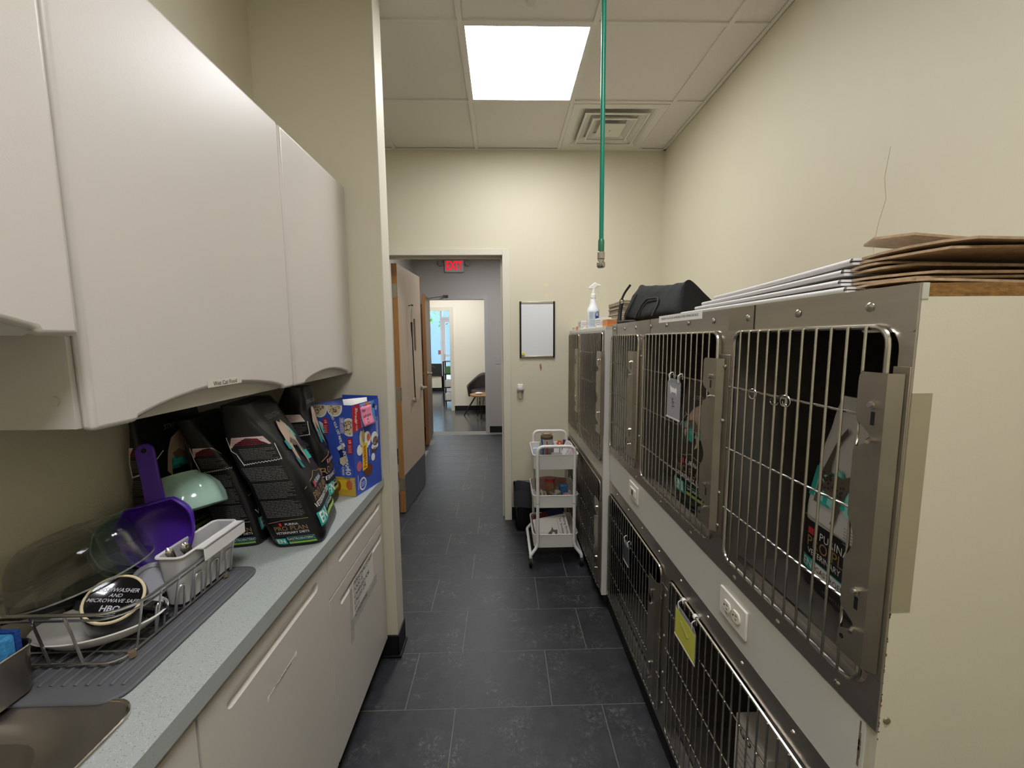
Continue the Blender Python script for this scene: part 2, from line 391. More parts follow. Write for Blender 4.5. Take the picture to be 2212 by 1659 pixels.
# ================================================================ HALL AND ROOMS BEYOND
YG = 6.36
struct('wall_hall_left', MB().box(-1.45, -1.35, YF + .11, YG, 0, 2.75), graypaint)
struct('wall_hall_right', MB().box(1.0, 1.1, YF + .11, YG, 0, 2.75), graypaint)
G0, G1 = -1.165, -.262
wg = struct('wall_hall_end', MB().box(-1.45, G0, YG, YG + .1, 0, 2.75).box(G1, 1.1, YG, YG + .1, 0, 2.75).box(G0, G1, YG, YG + .1, 2.10, 2.75), graypaint)
struct('ceiling_hall', MB().box(-1.45, 1.1, YF + .11, YG, 2.72, 2.78), tilemat)
struct('baseboard_hall', MB().box(G1 + .05, 1.0, YG - .008, YG, 0, .10).box(-1.35, G0 - .05, YG - .008, YG, 0, .10).box(-1.35, -1.342, YF + .125, YG - .008, 0, .10), blackrub)
struct('trim_3', MB().box(G1 - .012, G1 + .05, YG - .012, YG, 0, 2.15).box(G0 - .05, G0 + .012, YG - .012, YG, 0, 2.15).box(G0 + .012, G1 - .012, YG - .012, YG, 2.088, 2.15)
       .box(G1 - .012, G1, YG, YG + .11, 0, 2.10).box(G0, G0 + .012, YG, YG + .11, 0, 2.10).box(G0, G1, YG, YG + .11, 2.088, 2.10), M('gray_trim', '#a9a6a4', .45))
cream2 = M('waiting_cream', '#e6dfcb', .55)
conc = M('polished_concrete', '#3a3a3d', .18, var='#5a5856', vscale=2.2, vamt=.6, bump=.05, bscale=12)
struct('floor_concrete', MB().box(-3.2, 1.5, YG + .1, 11.9, -.05, -.002), conc)
YW = 8.43; K0, K1 = -1.98, -1.065
struct('wall_room_left', MB().box(-3.3, -3.2, YG + .1, 11.8, 0, 2.75), cream2)
struct('wall_room_right', MB().box(1.5, 1.6, YG + .1, 11.8, 0, 2.75), cream2)
struct('wall_room_near', MB().box(-3.2, -1.45, YG, YG + .1, 0, 2.75).box(1.1, 1.5, YG, YG + .1, 0, 2.75), cream2)
struct('wall_waiting', MB().box(-3.2, K0, YW, YW + .1, 0, 2.75).box(K1, 1.5, YW, YW + .1, 0, 2.75).box(K0, K1, YW, YW + .1, 2.07, 2.75), cream2)
struct('ceiling_room', MB().box(-3.3, 1.6, YG + .1, 11.8, 2.75, 2.8), tilemat)
struct('baseboard_waiting', MB().box(K1 + .06, 1.5, YW - .008, YW, 0, .10), blackrub)
struct('trim_4', MB().box(K1 - .012, K1 + .06, YW - .014, YW, 0, 2.135).box(K0 - .06, K0 + .012, YW - .014, YW, 0, 2.135).box(K0 + .012, K1 - .012, YW - .014, YW, 2.058, 2.135).box(K1 - .012, K1, YW, YW + .11, 0, 2.07), creamtrim)
# shopfront wall with window and glazed door
YS = 11.70; wframe = M('white_window_frame', '#e8e8ee', .35)
glass = M('window_glass', '#f4faff', .02, trans=1.0, ior=1.02, spec=.3)
struct('wall_shopfront', MB().box(-3.2, -3.0, YS, YS + .12, 0, 2.75).box(-.6, 1.5, YS, YS + .12, 0, 2.75).box(-3.0, -.6, YS, YS + .12, 2.62, 2.75).box(-3.0, -1.70, YS, YS + .12, 0, .44), cream2)
w1 = struct('window_1', MB().box(-3.0, -2.94, YS, YS + .1, .44, 2.62).box(-2.20, -2.12, YS, YS + .1, .44, 2.62).box(-1.76, -1.70, YS, YS + .1, 0, 2.62).box(-2.94, -1.76, YS, YS + .1, .44, .50).box(-2.94, -1.76, YS, YS + .1, 2.56, 2.62), wframe)
MB().box(-2.94, -2.20, YS + .04, YS + .046, .50, 2.56).build('pane', glass, w1, smooth=0)
MB().box(-2.12, -1.76, YS + .04, YS + .046, .50, 2.56).build('pane', glass, w1, smooth=0)
d3 = struct('door_1', MB().box(-1.70, -1.62, YS + .02, YS + .07, .01, 2.06).box(-.70, -.60, YS + .02, YS + .07, .01, 2.06).box(-1.62, -.70, YS + .02, YS + .07, 1.97, 2.06).box(-1.62, -.70, YS + .02, YS + .07, .01, .20).box(-1.70, -.60, YS, YS + .1, 2.06, 2.12).box(-1.62, -.70, YS + .02, YS + .07, 1.0, 1.06), wframe)
MB().box(-1.62, -.70, YS + .04, YS + .046, .20, 1.0).build('pane', glass, d3, smooth=0)
MB().box(-1.62, -.70, YS + .04, YS + .046, 1.06, 1.97).build('pane', glass, d3, smooth=0)
MB().box(-1.70, -.60, YS + .04, YS + .046, 2.12, 2.62).build('pane', glass, d3, smooth=0)
MB().tube(fillet([(-1.66, YS + .02, .95), (-1.66, YS - .04, .95), (-1.66, YS - .04, 1.15), (-1.66, YS + .02, 1.15)], .02), .01).build('door_pull', nickel, d3)
struct('baseboard_shopfront', MB().box(-3.0, -1.72, YS - .008, YS, 0, .10), blackrub)
# outside
struct('ground_outside', MB().box(-12, 12, YS + .12, 30, -.12, -.04), M('asphalt_out', '#6f7277', .8))
ob = MB().box(-9, 5, 19, 21, 0, 6).build('neighbour_building', M('pale_blue_wall', '#4a616a', .7, var='#526a74', vscale=1.5))
tag(ob, 'pale blue painted building across the lot outside the window', 'building')
hb = MB()
for q in range(90):
    a = random.random()*6.28; r_ = random.random()**.5; cx_, cy_, cz_ = -1.75 + 1.0*r_*math.cos(a), 15.2 + .35*random.uniform(-1, 1), 2.35 + .5*r_*math.sin(a)
    n = Vector((random.uniform(-1, 1), random.uniform(-1, 1), random.uniform(-1, 1))).normalized(); t_ = n.orthogonal().normalized()*.09; b2 = n.cross(t_).normalized()*.05; c_ = Vector((cx_, cy_, cz_))
    hb.add([c_ - t_, c_ - b2, c_ + t_, c_ + b2], [(0, 1, 2, 3)])
trr = thing('tree', 'green leafy tree outside the shopfront glass', 'tree', (-1.2, 15.2, -.04))
hb.build('foliage', M('leaf_green', '#3f7a48', .6), trr, kind='stuff')
MB().tube([(-1.2, 15.2, -.04), (-1.22, 15.2, 1.2), (-1.5, 15.2, 2.3)], [.07, .06, .03]).build('trunk', M('bark', '#5d4a3a', .8), trr)
troffer(-1.6, -.4, 7.0, 7.6, 2.734, 'lit ceiling panel in the waiting room beyond the hall', PANEL_ROOM)
troffer(-2.2, -1.0, 9.6, 10.2, 2.734, 'unseen ceiling panel added to brighten the front room by the shopfront', PANEL_ROOM)  # added fill: brightens the window room, which had no lamp of its own
troffer(-.5, .1, 4.6, 5.2, 2.704, 'unseen ceiling panel added to light the grey hall', PANEL_HALL)  # added out of view, to lift the hall walls and door
# ================================================================ DOORS
def leaf(name, label, hinge, tip, th, h, handle_z, edge_mat, face_mat, kick=False):
    """open door leaf: local x runs from hinge to free edge"""
    a = Vector((hinge[0], hinge[1], 0)); b = Vector((tip[0], tip[1], 0)); L_ = (b-a).length; ang = math.atan2(b.y-a.y, b.x-a.x)
    o = thing(name, label, 'door', (a.x, a.y, .008), (0, 0, ang))
    o['kind'] = 'structure'
    MB().box(.003, L_ - .003, -th/2 + .002, th/2 - .002, 0, h).build('door_face', face_mat, o, world=False)
    for x0, x1 in ((0, .004), (L_ - .004, L_)):
        MB().box(x0, x1, -th/2, th/2, 0, h).build('veneer_edge', edge_mat, o, world=False)
    for s_ in (-1, 1):
        lv = MB().cyl((L_ - .06, s_*th/2, handle_z), (L_ - .06, s_*(th/2 + .012), handle_z), .028, n=20); lv.cyl((L_ - .06, s_*(th/2 + .01), handle_z), (L_ - .06, s_*(th/2 + .05), handle_z), .011, n=12)
        lv.tube(fillet([(L_ - .06, s_*(th/2 + .045), handle_z), (L_ - .10, s_*(th/2 + .05), handle_z), (L_ - .18, s_*(th/2 + .042), handle_z)], .02), .010, 10)
        lv.build('lever_handle', nickel, o, world=False)
    if kick:
        MB().box(.02, L_ - .02, -th/2 - .0015, -th/2 + .003, .01, .32).build('kick_plate', M('kick_plate', '#6f6e72', .4, .6), o, world=False)
    return o
d1 = leaf('door_2', 'open laminate door with wood edges and a stethoscope hung on it', (-.862, 3.352), (-.822, 4.075), .045, 2.075, 1.0, wood, doorlam, kick=True)
for z in (.25, 1.02, 1.86):
    hg = MB().box(-.0025, .0, -.02, .02, z - .055, z + .055).cyl((-.004, -.024, z - .055), (-.004, -.024, z + .055), .006, n=10)
    for q in (-.04, -.015, .015, .04): hg.cyl((-.004, .006 + (.006 if abs(q) < .02 else -.004), z + q), (-.0024, .006 + (.006 if abs(q) < .02 else -.004), z + q), .0035, n=8)
    hg.build('hinge', M('hinge_steel', '#b0a894', .4, .8), d1, world=False)
d2 = leaf('door_3', 'wood door opened into the hall with a closer arm on top', (-1.128, 6.345), (-1.06, 5.60), .045, 2.075, 1.0, M('dark_maple', '#8a5f38', .45, var='#7a5230', vscale=9, stretch=(6, 6, .5)), M('brown_door', '#6f5a48', .45))
cz = MB().box(.10, .33, -.075, -.025, 1.98, 2.04); cz.build('closer_body', nickel, d2, world=False)
ca = thing('door_closer_arm', 'slim steel closer arm between the wood door and its frame', 'door closer', (-.9, YG - .03, 2.15)); ca['kind'] = 'structure'
MB().tube([(-1.13, 6.02, 2.06), (-.86, YG - .02, 2.135)], .009).build('arm', nickel, ca)
MB().box(-.90, -.82, YG - .04, YG - .012, 2.12, 2.15).build('bracket', M('dark_bracket', '#4a4744', .4, .6), ca)
# sign frame plate on the first door + stethoscope
pl = MB().box(-.7975, -.7965, 3.74, 3.80, 1.37, 1.62); 
pl = MB().box(.46, .50, -.026, -.0225, 1.37, 1.66).build('sign_holder', M('holder_brown', '#6f5a42', .5), d1, world=False)
st = thing('stethoscope', 'black tubed stethoscope hanging from a hook on the open laminate door', 'stethoscope', (-.80, 3.62, 1.9))
def dl(x, y, z):   # door-local to world (hinge frame)
    a = math.atan2(.723, .040); return (-.862 + x*math.cos(a) - y*math.sin(a), 3.352 + x*math.sin(a) + y*math.cos(a), z)
hookm = nickel
hk = MB().cyl(dl(.30, -.0225, 1.775), dl(.30, -.055, 1.775), .004, n=8).cyl(dl(.30, -.052, 1.772), dl(.30, -.058, 1.782), .009, n=10)
hk.build('hook', M('hook_dark', '#3a3630', .4, .5), d1) if False else hk.build('hook', M('hook_dark', '#3a3630', .4, .5), st)
for s_ in (-1, 1):
    MB().tube(fillet([dl(.30, -.045, 1.785), dl(.30 + s_*.018, -.045, 1.70), dl(.30 + s_*.014, -.045, 1.62)], .03), .003, 8).build('ear_tube', nickel, st)
    MB().tube(fillet([dl(.30 + s_*.014, -.045, 1.63), dl(.30 + s_*.012, -.045, 1.56), dl(.31, -.045, 1.48)], .04), .0048, 8).build('yoke_tube', blackrub, st)
MB().tube(fillet([dl(.31, -.045, 1.49), dl(.325, -.045, 1.2), dl(.34, -.045, .95)], .1), .0052, 8).build('tubing', blackrub, st)
MB().cyl(dl(.342, -.028, .925), dl(.342, -.050, .925), .022, n=20).build('chest_piece', nickel, st)
# ================================================================ EXIT SIGN
ex = thing('exit_sign', 'white exit sign with red letters and twin lamp heads above the door', 'exit sign', (-.72, YG - .03, 2.50))
x0, x1, z0, z1 = -.862, -.570, 2.49, 2.672
MB().box(x0, x1, YG - .05, YG, z0, z1).build('housing', M('sign_gray', '#b9b6b3', .5), ex, bevel=.008)
fn = lambda u, v: ((x0+x1)/2 + u, YG - .0515, (z0+z1)/2 + v)
lt = put_text(MB(), 'EXIT', fn, (0, 0), .180, bold=.030, spacing=1.02)
lt.v = [((p[0] - (x0+x1)/2)*.66 + (x0+x1)/2, p[1], p[2]) for p in lt.v]
lt.build('lettering', M('exit_red', '#c01028', .5, emit='#ff1030', estr=.7), ex, smooth=0)
for s_ in (-1, 1):
    cx_ = (x0+x1)/2 + s_*.205
    MB().cyl((cx_ - s_*.06, YG - .03, 2.62), (cx_, YG - .035, 2.62), .012, n=10).build('lamp_arm', M('sign_gray2', '#8d8a88', .5), ex)
    MB().lathe([(.012, -.03), (.038, -.02), (.04, .012), (.034, .016), (.0, .014)], 18, mat=Matrix.Translation((cx_, YG - .045, 2.62)) @ Matrix.Rotation(math.radians(90), 4, 'X')).build('lamp_head', M('sign_gray2', '#8d8a88', .5), ex)
sw = thing('light_switch', 'pale grey light switch plate on the grey hall wall', 'switch', (-.08, YG - .004, 1.10))
MB().box(-.115, -.035, YG - .006, YG, 1.09, 1.21).build('plate', M('sw_plate', '#a8a5a3', .45), sw, bevel=.002); MB().box(-.085, -.065, YG - .014, YG - .006, 1.135, 1.165).build('toggle', M('sw_plate', '#a8a5a3', .45), sw)
# ================================================================ WAITING ROOM
leather = M('dark_leather', '#3a332e', .5, var='#2c2724', vscale=12); blk = M('black_steel', '#131314', .45, .3)
ch = thing('tub_chair', 'dark brown leather tub chair on splayed black legs against cream wall', 'chair', (-.38, 8.02, 0))
def shell(u, v):
    # u around the back (0..1 from left arm round to right arm), v height
    a = math.radians(200 - 220*u); rr = .29 + .03*v; hgt = .30 + .16*(1 - abs(2*u-1)**1.2)*1.0
    back = math.exp(-((u-.5)/.22)**2); top = .56 + .24*back
    return (-.38 + rr*math.cos(a), 8.05 + rr*.95*math.sin(a), .36 + (top - .36)*v)
MB().grid(shell, 26, 8).build('shell', leather, ch, solid=.035)
MB().lathe([(0, .40), (.22, .40), (.27, .43), (.27, .46), (.22, .49), (0, .495)], 26, c=(-.38, 8.05, 0)).build('seat', leather, ch)
for sx, sy in ((-1, -1), (1, -1), (-1, 1), (1, 1)):
    MB().cyl((-.38 + sx*.12, 8.05 + sy*.12, .42), (-.38 + sx*.38, 8.05 + sy*.20, 0), .016, .011, n=8).build('leg', blk, ch)
tb = thing('side_table', 'small round wood side table with hairpin legs beside the tub chair', 'table', (-.36, 7.50, 0))
MB().lathe([(0, .435), (.245, .435), (.25, .445), (.25, .462), (.245, .47), (0, .47)], 30, c=(-.36, 7.50, 0)).build('table_top', M('oak_top', '#a9825a', .4, var='#8f6b46', vscale=14, stretch=(1, 8, 1)), tb)
for k in range(3):
    a = 2*math.pi*k/3 + 2.4; c_, s_ = math.cos(a), math.sin(a)
    MB().tube(fillet([(-.36 + c_*.12 - s_*.04, 7.5 + s_*.12 + c_*.04, .435), (-.36 + c_*.17, 7.5 + s_*.17, .006), (-.36 + c_*.12 + s_*.04, 7.5 + s_*.12 - c_*.04, .435)], .02), .006, 8).build('hairpin_leg', blk, tb)
tag(MB().ball((-.44, 7.44, .49), (.075, .05, .02), 14, 8).build('folded_cloth', paper), 'crumpled white cloth lying on the round side table', 'cloth')
cu_ = thing('tumbler', 'dark brown tumbler standing on the round side table', 'cup', (-.265, 7.48, .47))
MB().lathe([(0, .470), (.03, .470), (.034, .57), (.031, .57), (.028, .476), (0, .476)], 18, c=(-.265, 7.48, 0)).build('body', M('cup_brown', '#2f241d', .3), cu_)
tag(MB().box(-.69, -.61, YW - .006, YW, .45, .57).build('wall_outlet', whitep, bevel=.002), 'white outlet plate on the cream wall behind the tub chair', 'outlet')
rk = thing('shelf_stand', 'tall black metal shelf stand just past the inner doorway', 'shelf', (-1.28, 9.2, 0))
for sx in (-1.315, -1.01):
    for sy in (9.05, 9.35): MB().box(sx - .014, sx + .014, sy - .014, sy + .014, 0, 1.0).build('upright', blk, rk)
for z in (.10, .40, .70, .985): MB().box(-1.315, -1.01, 9.05, 9.35, z, z + .015).build('shelf', blk, rk)
for k, (z, colr, lb) in enumerate(((.115, '#e8e4dc', 'white folded packet on the bottom of the black shelf stand'), (.415, '#d8d8d8', 'pale packet on the middle of the black shelf stand'), (.715, '#5d8a5a', 'green packet on the upper tier of the black shelf stand'))):
    tag(MB().box(-1.29, -1.10, 9.10, 9.30, z, z + .16).build('packet', M('packet%d' % k, colr, .6), bevel=.01), lb, 'packet', 'packets on the shelf stand')
bp_ = thing('dark_sign', 'dark rectangular sign panel standing low in the shopfront window', 'sign', (-1.93, YS - .03, .44))
MB().box(-2.12, -1.74, YS - .045, YS - .02, .44, .80).build('panel', M('sign_dark', '#2c2b2d', .5), bp_, bevel=.004)
sl = MB().tube([(-2.0 + .06*math.cos(t*.5), YS - .047, .69 + .04*math.sin(t*.5)) for t in range(9)], .006); sl.build('scrawl', M('sign_gray3', '#77767a', .5), bp_)
tag(MB().box(-1.84, -1.74, YS + .030, YS + .034, 1.06, 1.18).build('window_decal', M('decal_red', '#b8756e', .6)), 'small square red decal on the shopfront glass', 'decal')

# ================================================================ FAR WALL THINGS
wbd = thing('whiteboard', 'small white dry-erase board with black side rails on cream wall', 'whiteboard', (.274, YF - .01, 1.326))
MB().box(.146, .402, YF - .010, YF - .002, 1.335, 1.755).build('panel', M('board_white', '#dfe0e2', .22), wbd)
for x0, x1 in ((.136, .150), (.398, .412)): MB().box(x0, x1, YF - .016, YF, 1.326, 1.762).build('side_rail', black, wbd, bevel=.003)
for z0, z1 in ((1.326, 1.340), (1.744, 1.760)): MB().box(.150, .398, YF - .014, YF, z0, z1).build('cross_rail', nickel, wbd, bevel=.002)
mg = thing('magnet', 'round yellow magnet on the lower corner of the whiteboard', 'magnet', (.163, YF - .016, 1.346))
MB().lathe([(0, 0), (.014, 0), (.014, .006), (.011, .009), (0, .0095)], 20, mat=Matrix.Translation((.163, YF - .010, 1.356)) @ Matrix.Rotation(math.radians(90), 4, 'X')).build('disc', M('magnet_yellow', '#d9cf55', .35), mg)
hk = thing('wall_hook', 'small white utility hook stuck on cream wall below the whiteboard', 'hook', (.142, YF, 1.05))
MB().box(.118, .160, YF - .012, YF, 1.085, 1.118).build('hook_plate', whitep, hk, bevel=.004)
MB().box(.112, .166, YF - .045, YF - .004, 1.066, 1.086).build('hook_arm', M('hook_gray', '#a9a9ab', .35, .5), hk, bevel=.004)
MB().tube([(.139, YF - .004, 1.07), (.139, YF - .006, 1.03), (.139, YF - .004, 1.005)], .012, 10).build('clear_strip', M('clear_strip', '#d8d2b8', .3), hk)
for k, (x0, x1, z0, z1) in enumerate(((.322, .357, 1.878, 1.902), (.335, .357, 1.788, 1.822))):
    tag(MB().box(x0, x1, YF - .002, YF, z0, z1).build('tape_remnant', M('tape_cream', '#d8cfa8', .5)), ('yellowed tape remnant on cream wall, the upper of two above whiteboard', 'yellowed tape remnant on cream wall just over the whiteboard edge')[k], 'tape')
sc_ = MB().prism([(.292, 1.262), (.300, 1.222), (.307, 1.226), (.311, 1.250), (.305, 1.275), (.298, 1.28)], 'xz', YF - .0015, YF); sc_.build('paint_scar', M('scar_brown', '#9a7a58', .8), wf)
for (x_, z_) in ((.148, 1.262), (.165, 1.275), (.352, 1.292), (.24, 1.17), (.365, 1.262)):
    MB().cyl((x_, YF - .001, z_), (x_, YF, z_), .006, n=8).build('wall_scuff', M('scuff_beige', '#c9bd96', .8), wf)
# ================================================================ HANGING AIR HOSE
hs = thing('air_hose', 'green coiled-down air hose hanging from the ceiling with brass quick connector', 'hose', (.276, 1.15, 1.667))
hs['label'] = 'green air hose hanging straight from the ceiling with metal end connector'
MB().tube([(.274, 1.15, ZC), (.2735, 1.15, 2.4), (.275, 1.15, 2.0), (.276, 1.15, 1.735)], .0062, 14).build('hose', M('hose_green', '#0a8068', .28), hs)
MB().lathe([(.0075, 1.742), (.0085, 1.738), (.0085, 1.712), (.0075, 1.708)], 18, c=(.276, 1.15, 0)).build('ferrule', M('ferrule_green', '#3f7d5e', .35, .4), hs)
MB().lathe([(.006, 1.712), (.010, 1.708), (.010, 1.690), (.0085, 1.688), (.0085, 1.682), (.0115, 1.680), (.0115, 1.670), (.009, 1.666), (.0, 1.666)], 18, c=(.276, 1.15, 0)).build('connector', M('connector_metal', '#b9b6a8', .25, 1.0), hs)
# ================================================================ CAGE BANKS
XF = .560
def screw(mb, x, y, z, r=.0075):
    mb.lathe([(r, 0), (r*.95, .0015), (r*.6, .0035), (0, .0042)], 12, mat=Matrix.Translation((x, y, z)) @ Matrix.Rotation(math.radians(-90), 4, 'Y'))
def screw_slots(mb, x, y, z, r=.0075):
    mb.box(x - .0046, x - .0030, y - r*.5, y + r*.5, z - r*.12, z + r*.12).box(x - .0046, x - .0030, y - r*.12, y + r*.12, z - r*.5, z + r*.5)
slotm = M('screw_slot', '#2a2724', .5, .5)
_screw = {}
def add_screw(parent, y, z, x=XF, r=.0075):
    key = r
    if key not in _screw:
        mb = MB(); screw(mb, 0, 0, 0, r); screw_slots(mb, 0, 0, 0, r)
        o = mb.build('screw', nickel, parent, world=False); _screw[key] = o
    else: o = dup_mesh(_screw[key], parent)
    q = parent; off = Vector((0, 0, 0))
    while q is not None: off += q.location; q = q.parent
    o.location = Vector((x, y, z)) - off
    return o
def corner_fill(mb, y, z, sy, sz, r, x0, x1):
    """solid square corner with a concave round cut, filling an opening's corner at (y,z)"""
    poly = [(y, z)] + [(y + sy*(r - r*math.cos(a)), z + sz*(r - r*math.sin(a))) for a in [i*math.pi/2/6 for i in range(7)]]
    mb.prism(poly, 'yz', x0, x1)
def face_panel(name, y0, y1, z0, z1, holes, parent, x0, x1, mat, r=.035):
    mb = MB(); hs_ = sorted(holes); za = min(h[2] for h in holes); zb = max(h[3] for h in holes)
    mb.box(x0, x1, y0, y1, z0, za); mb.box(x0, x1, y0, y1, zb, z1)
    c = y0
    for h in hs_: mb.box(x0, x1, c, h[0], za, zb); c = h[1]
    mb.box(x0, x1, c, y1, za, zb)
    for h in hs_:
        for y_, sy in ((h[0], 1), (h[1], -1)):
            for z_, sz in ((h[2], 1), (h[3], -1)): corner_fill(mb, y_, z_, sy, sz, r, x0, x1)
    return mb.build(name, mat, parent, smooth=30)
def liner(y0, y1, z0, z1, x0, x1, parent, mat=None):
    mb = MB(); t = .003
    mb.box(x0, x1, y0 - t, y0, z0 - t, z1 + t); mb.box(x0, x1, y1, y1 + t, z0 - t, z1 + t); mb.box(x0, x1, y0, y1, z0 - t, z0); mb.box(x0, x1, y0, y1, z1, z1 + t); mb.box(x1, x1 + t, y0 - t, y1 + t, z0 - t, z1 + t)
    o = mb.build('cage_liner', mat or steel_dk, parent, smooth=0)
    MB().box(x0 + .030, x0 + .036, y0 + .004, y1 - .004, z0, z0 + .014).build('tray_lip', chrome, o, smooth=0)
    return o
def latch_poly(y0, z0, w, h):
    """outline of the latch plate; y0 = side next to the stile, w = how far it reaches over the door"""
    P = []
    def a(u, t): P.append((y0 + u*w, z0 + t*h))
    a(0, 1); a(.88, 1); a(.98, .988); a(1, .97); a(1, .855); a(.94, .835); a(.48, .800); a(.40, .782); a(.44, .772); a(.96, .742); a(1, .728); a(1, .52)
    for i in range(9):
        t = i/8; ang = math.pi*t; a(1 - .30*math.sin(ang), .50 - .16*t)
    a(1, .32); a(1, .185); a(.94, .165); a(.46, .135); a(.40, .118); a(.46, .108); a(.97, .080); a(1, .065); a(1, .012); a(.94, 0); a(.2, 0); a(0, 0)
    return P
def cage_door(parent, y0, y1, z0, z1, nb, hz, latch=True, X=.553, rod=.0042, wire=.0022, top_in=True, latch_z=None, lw=.068, yl=None):
    """wire gate: frame rod with round corners, upright bars in front, cross wires, latch plate at the near (low y) side"""
    pts = [(X, y1, z1), (X, y1, z0), (X, y0, z0), (X, y0, z1)]
    d = MB().tube(fillet(pts, .028, 5, closed=True), rod, 8, closed=True).build('cage_door', chrome, parent)
    bar = None; q = parent.location; L_ = z1 - z0 + .004
    for i in range(nb):
        y = y0 + (y1 - y0)*(i + 1)/(nb + 1)
        if bar is None:
            bar = MB().cyl((0, 0, 0), (0, 0, L_), wire, n=6).build('bar', chrome, d, world=False); bar.location = Vector((X - rod - wire*.55, y, z0 - .002)) - q
        else: dup_mesh(bar, d, Vector((X - rod - wire*.55, y, z0 - .002)) - q)
    w = None
    for z in hz:
        path = [(X + .004, y1 + .016, z - .004), (X - .0005, y1 + .012, z), (X - .0005, y0 - .014, z)] if w is None else None
        if w is None:
            w = MB().tube(path, wire*1.15, 6).build('cross_wire', chrome, d); z00 = z
        else: dup_mesh(w, d, (0, 0, z - z00))
    if latch:
        lz0, lz1 = latch_z
        if yl is None: yl = y0 - .006
        pl = latch_poly(yl, lz0, lw, lz1 - lz0)
        MB().prism(pl, 'yz', X - .0105, X - .0088).prism([(X - .0105, yl), (X - .0088, yl + .0005), (XF - .0022, yl - .011), (XF - .0040, yl - .0115)], 'xy', lz0, lz1).build('latch_plate', castm, d, smooth=30)
        H = lz1 - lz0; yb = yl + .38*lw
        for t in (.895, .255):
            b = MB().lathe([(.0065, 0), (.0065, .004), (0, .0045)], 6, mat=Matrix.Translation((X - .0105, yb, lz0 + t*H)) @ Matrix.Rotation(math.radians(-90), 4, 'Y'))
            b.cyl((X - .0105, yb, lz0 + t*H), (X - .0185, yb, lz0 + t*H), .0038, n=10); b.build('latch_bolt', chrome, d)
            MB().box(X - .0110, X - .0106, yb - .003, yb + .003, lz0 + t*H - .030, lz0 + t*H - .010).build('bolt_slot', slotm, d)
        for t in (.785, .120):
            MB().cyl((X - .002, yb + .006, lz0 + t*H), (X - .020, yb - .004, lz0 + t*H - .004), .0032, n=8).build('latch_pin', chrome, d)
        for t in (.03,):
            MB().cyl((X - .0109, yl + lw*.82, lz0 + t*H + .012), (X - .0106, yl + lw*.82, lz0 + t*H + .012), .004, n=12).build('rivet_hole', slotm, d)
    return d
def stile_plate(parent, y0, y1, z0, z1, sc):
    o = MB().box(XF - .002, XF, y0, y1, z0, z1).build('strike_plate', castm, parent, bevel=.0006)
    for y, z in sc: add_screw(o, y, z, XF - .002, .0062)
    return o
# ---------------- near bank: laminate carcass, stainless fronts, three cages over two
nb = thing('cage_bank', 'long cream animal cage bank with three steel cages over two', 'animal cage', (.9, 1.3, 0), group='cage banks')
YA, YB = .541, 2.068
MB().box(XF + .003, XR - .002, YA + .0, YA + .018, .08, 1.523).build('end_panel', creamlam, nb)
board = M('particle_board', '#9b7038', .85, var='#5f4218', vscale=170, vamt=.55, bump=.3, bscale=200, stretch=(.5, 1, 1))
MB().box(XF + .012, XR - .002, YA, YB, 1.523, 1.541).build('top_board', board, nb)
MB().box(XF + .003, XF + .012, YA - .001, YB, 1.520, 1.5415).build('top_edging', M('edge_band', '#b9b9a8', .5), nb)
MB().box(XF + .001, XF + .012, YA + .018, YB, .725, .878).build('middle_rail', whitelam, nb)
MB().box(XF + .004, XF + .03, YA, YB, 0, .085).build('base_strip', blackrub, nb)
MB().box(XF + .012, XR - .002, YB - .014, YB, .08, 1.523).build('far_end_panel', whitelam, nb)
MB().box(XF + .03, XR - .002, YA + .018, YB - .014, .79, .81).build('inner_shelf', whitelam, nb)
UP = [(.562, .972, .918, 1.486), (1.050, 1.605, .918, 1.486), (1.668, 2.058, .918, 1.486)]
LO = [(.562, 1.288, .098, .668), (1.358, 2.056, .098, .668)]
fp = face_panel('upper_face_panel', YA, YB, .873, 1.5415, UP, nb, XF, XF + .0035, steel)
fq = face_panel('lower_face_panel', YA, YB, .070, .728, LO, nb, XF, XF + .0035, steel)
MB().prism(rrect(YA - .001, .624, 1.476, 1.5415, .006), 'yz', XF - .0012, XF).build('corner_plate', steel, nb)
MB().prism(rrect(.90, 1.00, 1.487, 1.541, .002), 'yz', XF - .0007, XF).build('cover_plate', castm, nb)
MB().prism(rrect(1.53, 1.70, 1.487, 1.541, .002), 'yz', XF - .0007, XF).build('cover_plate', castm, nb)
for y in (.898, 1.536, 1.985): MB().box(XF - .0009, XF, y - .0012, y + .0012, 1.486, 1.5415).build('panel_seam', slotm, nb)
for k, y in enumerate((.612, .764, .922, 1.073, 1.22, 1.383, 1.531, 1.701, 1.856, 2.024)): add_screw(nb, y, 1.5145, XF - (.0012 if k == 0 else .0007))
for y in (.614, .763, .919, 1.15, 1.38, 1.65, 1.9): add_screw(nb, y, .889, XF, .006)
for y in (.70, .87, 1.03, 1.20, 1.38, 1.56, 1.74, 1.92): add_screw(nb, y, .704, XF, .005)
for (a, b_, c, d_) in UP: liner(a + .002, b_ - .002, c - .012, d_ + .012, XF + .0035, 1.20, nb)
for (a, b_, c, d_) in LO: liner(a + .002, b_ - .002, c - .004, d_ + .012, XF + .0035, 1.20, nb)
HU = (1.351, 1.199, 1.047)
dC = cage_door(nb, .571, .958, .922, 1.484, 11, HU, latch_z=(.965, 1.418), lw=.046, yl=.557)
dB = cage_door(nb, 1.033, 1.578, .922, 1.484, 15, HU, latch_z=(.965, 1.418), lw=.066, yl=1.016)
dA = cage_door(nb, 1.643, 2.048, .922, 1.484, 11, HU, latch_z=(.965, 1.418), lw=.080, yl=1.672)
HL = (.558, .407, .256)
dE = cage_door(nb, .562, 1.270, .106, .664, 21, HL, latch=False)
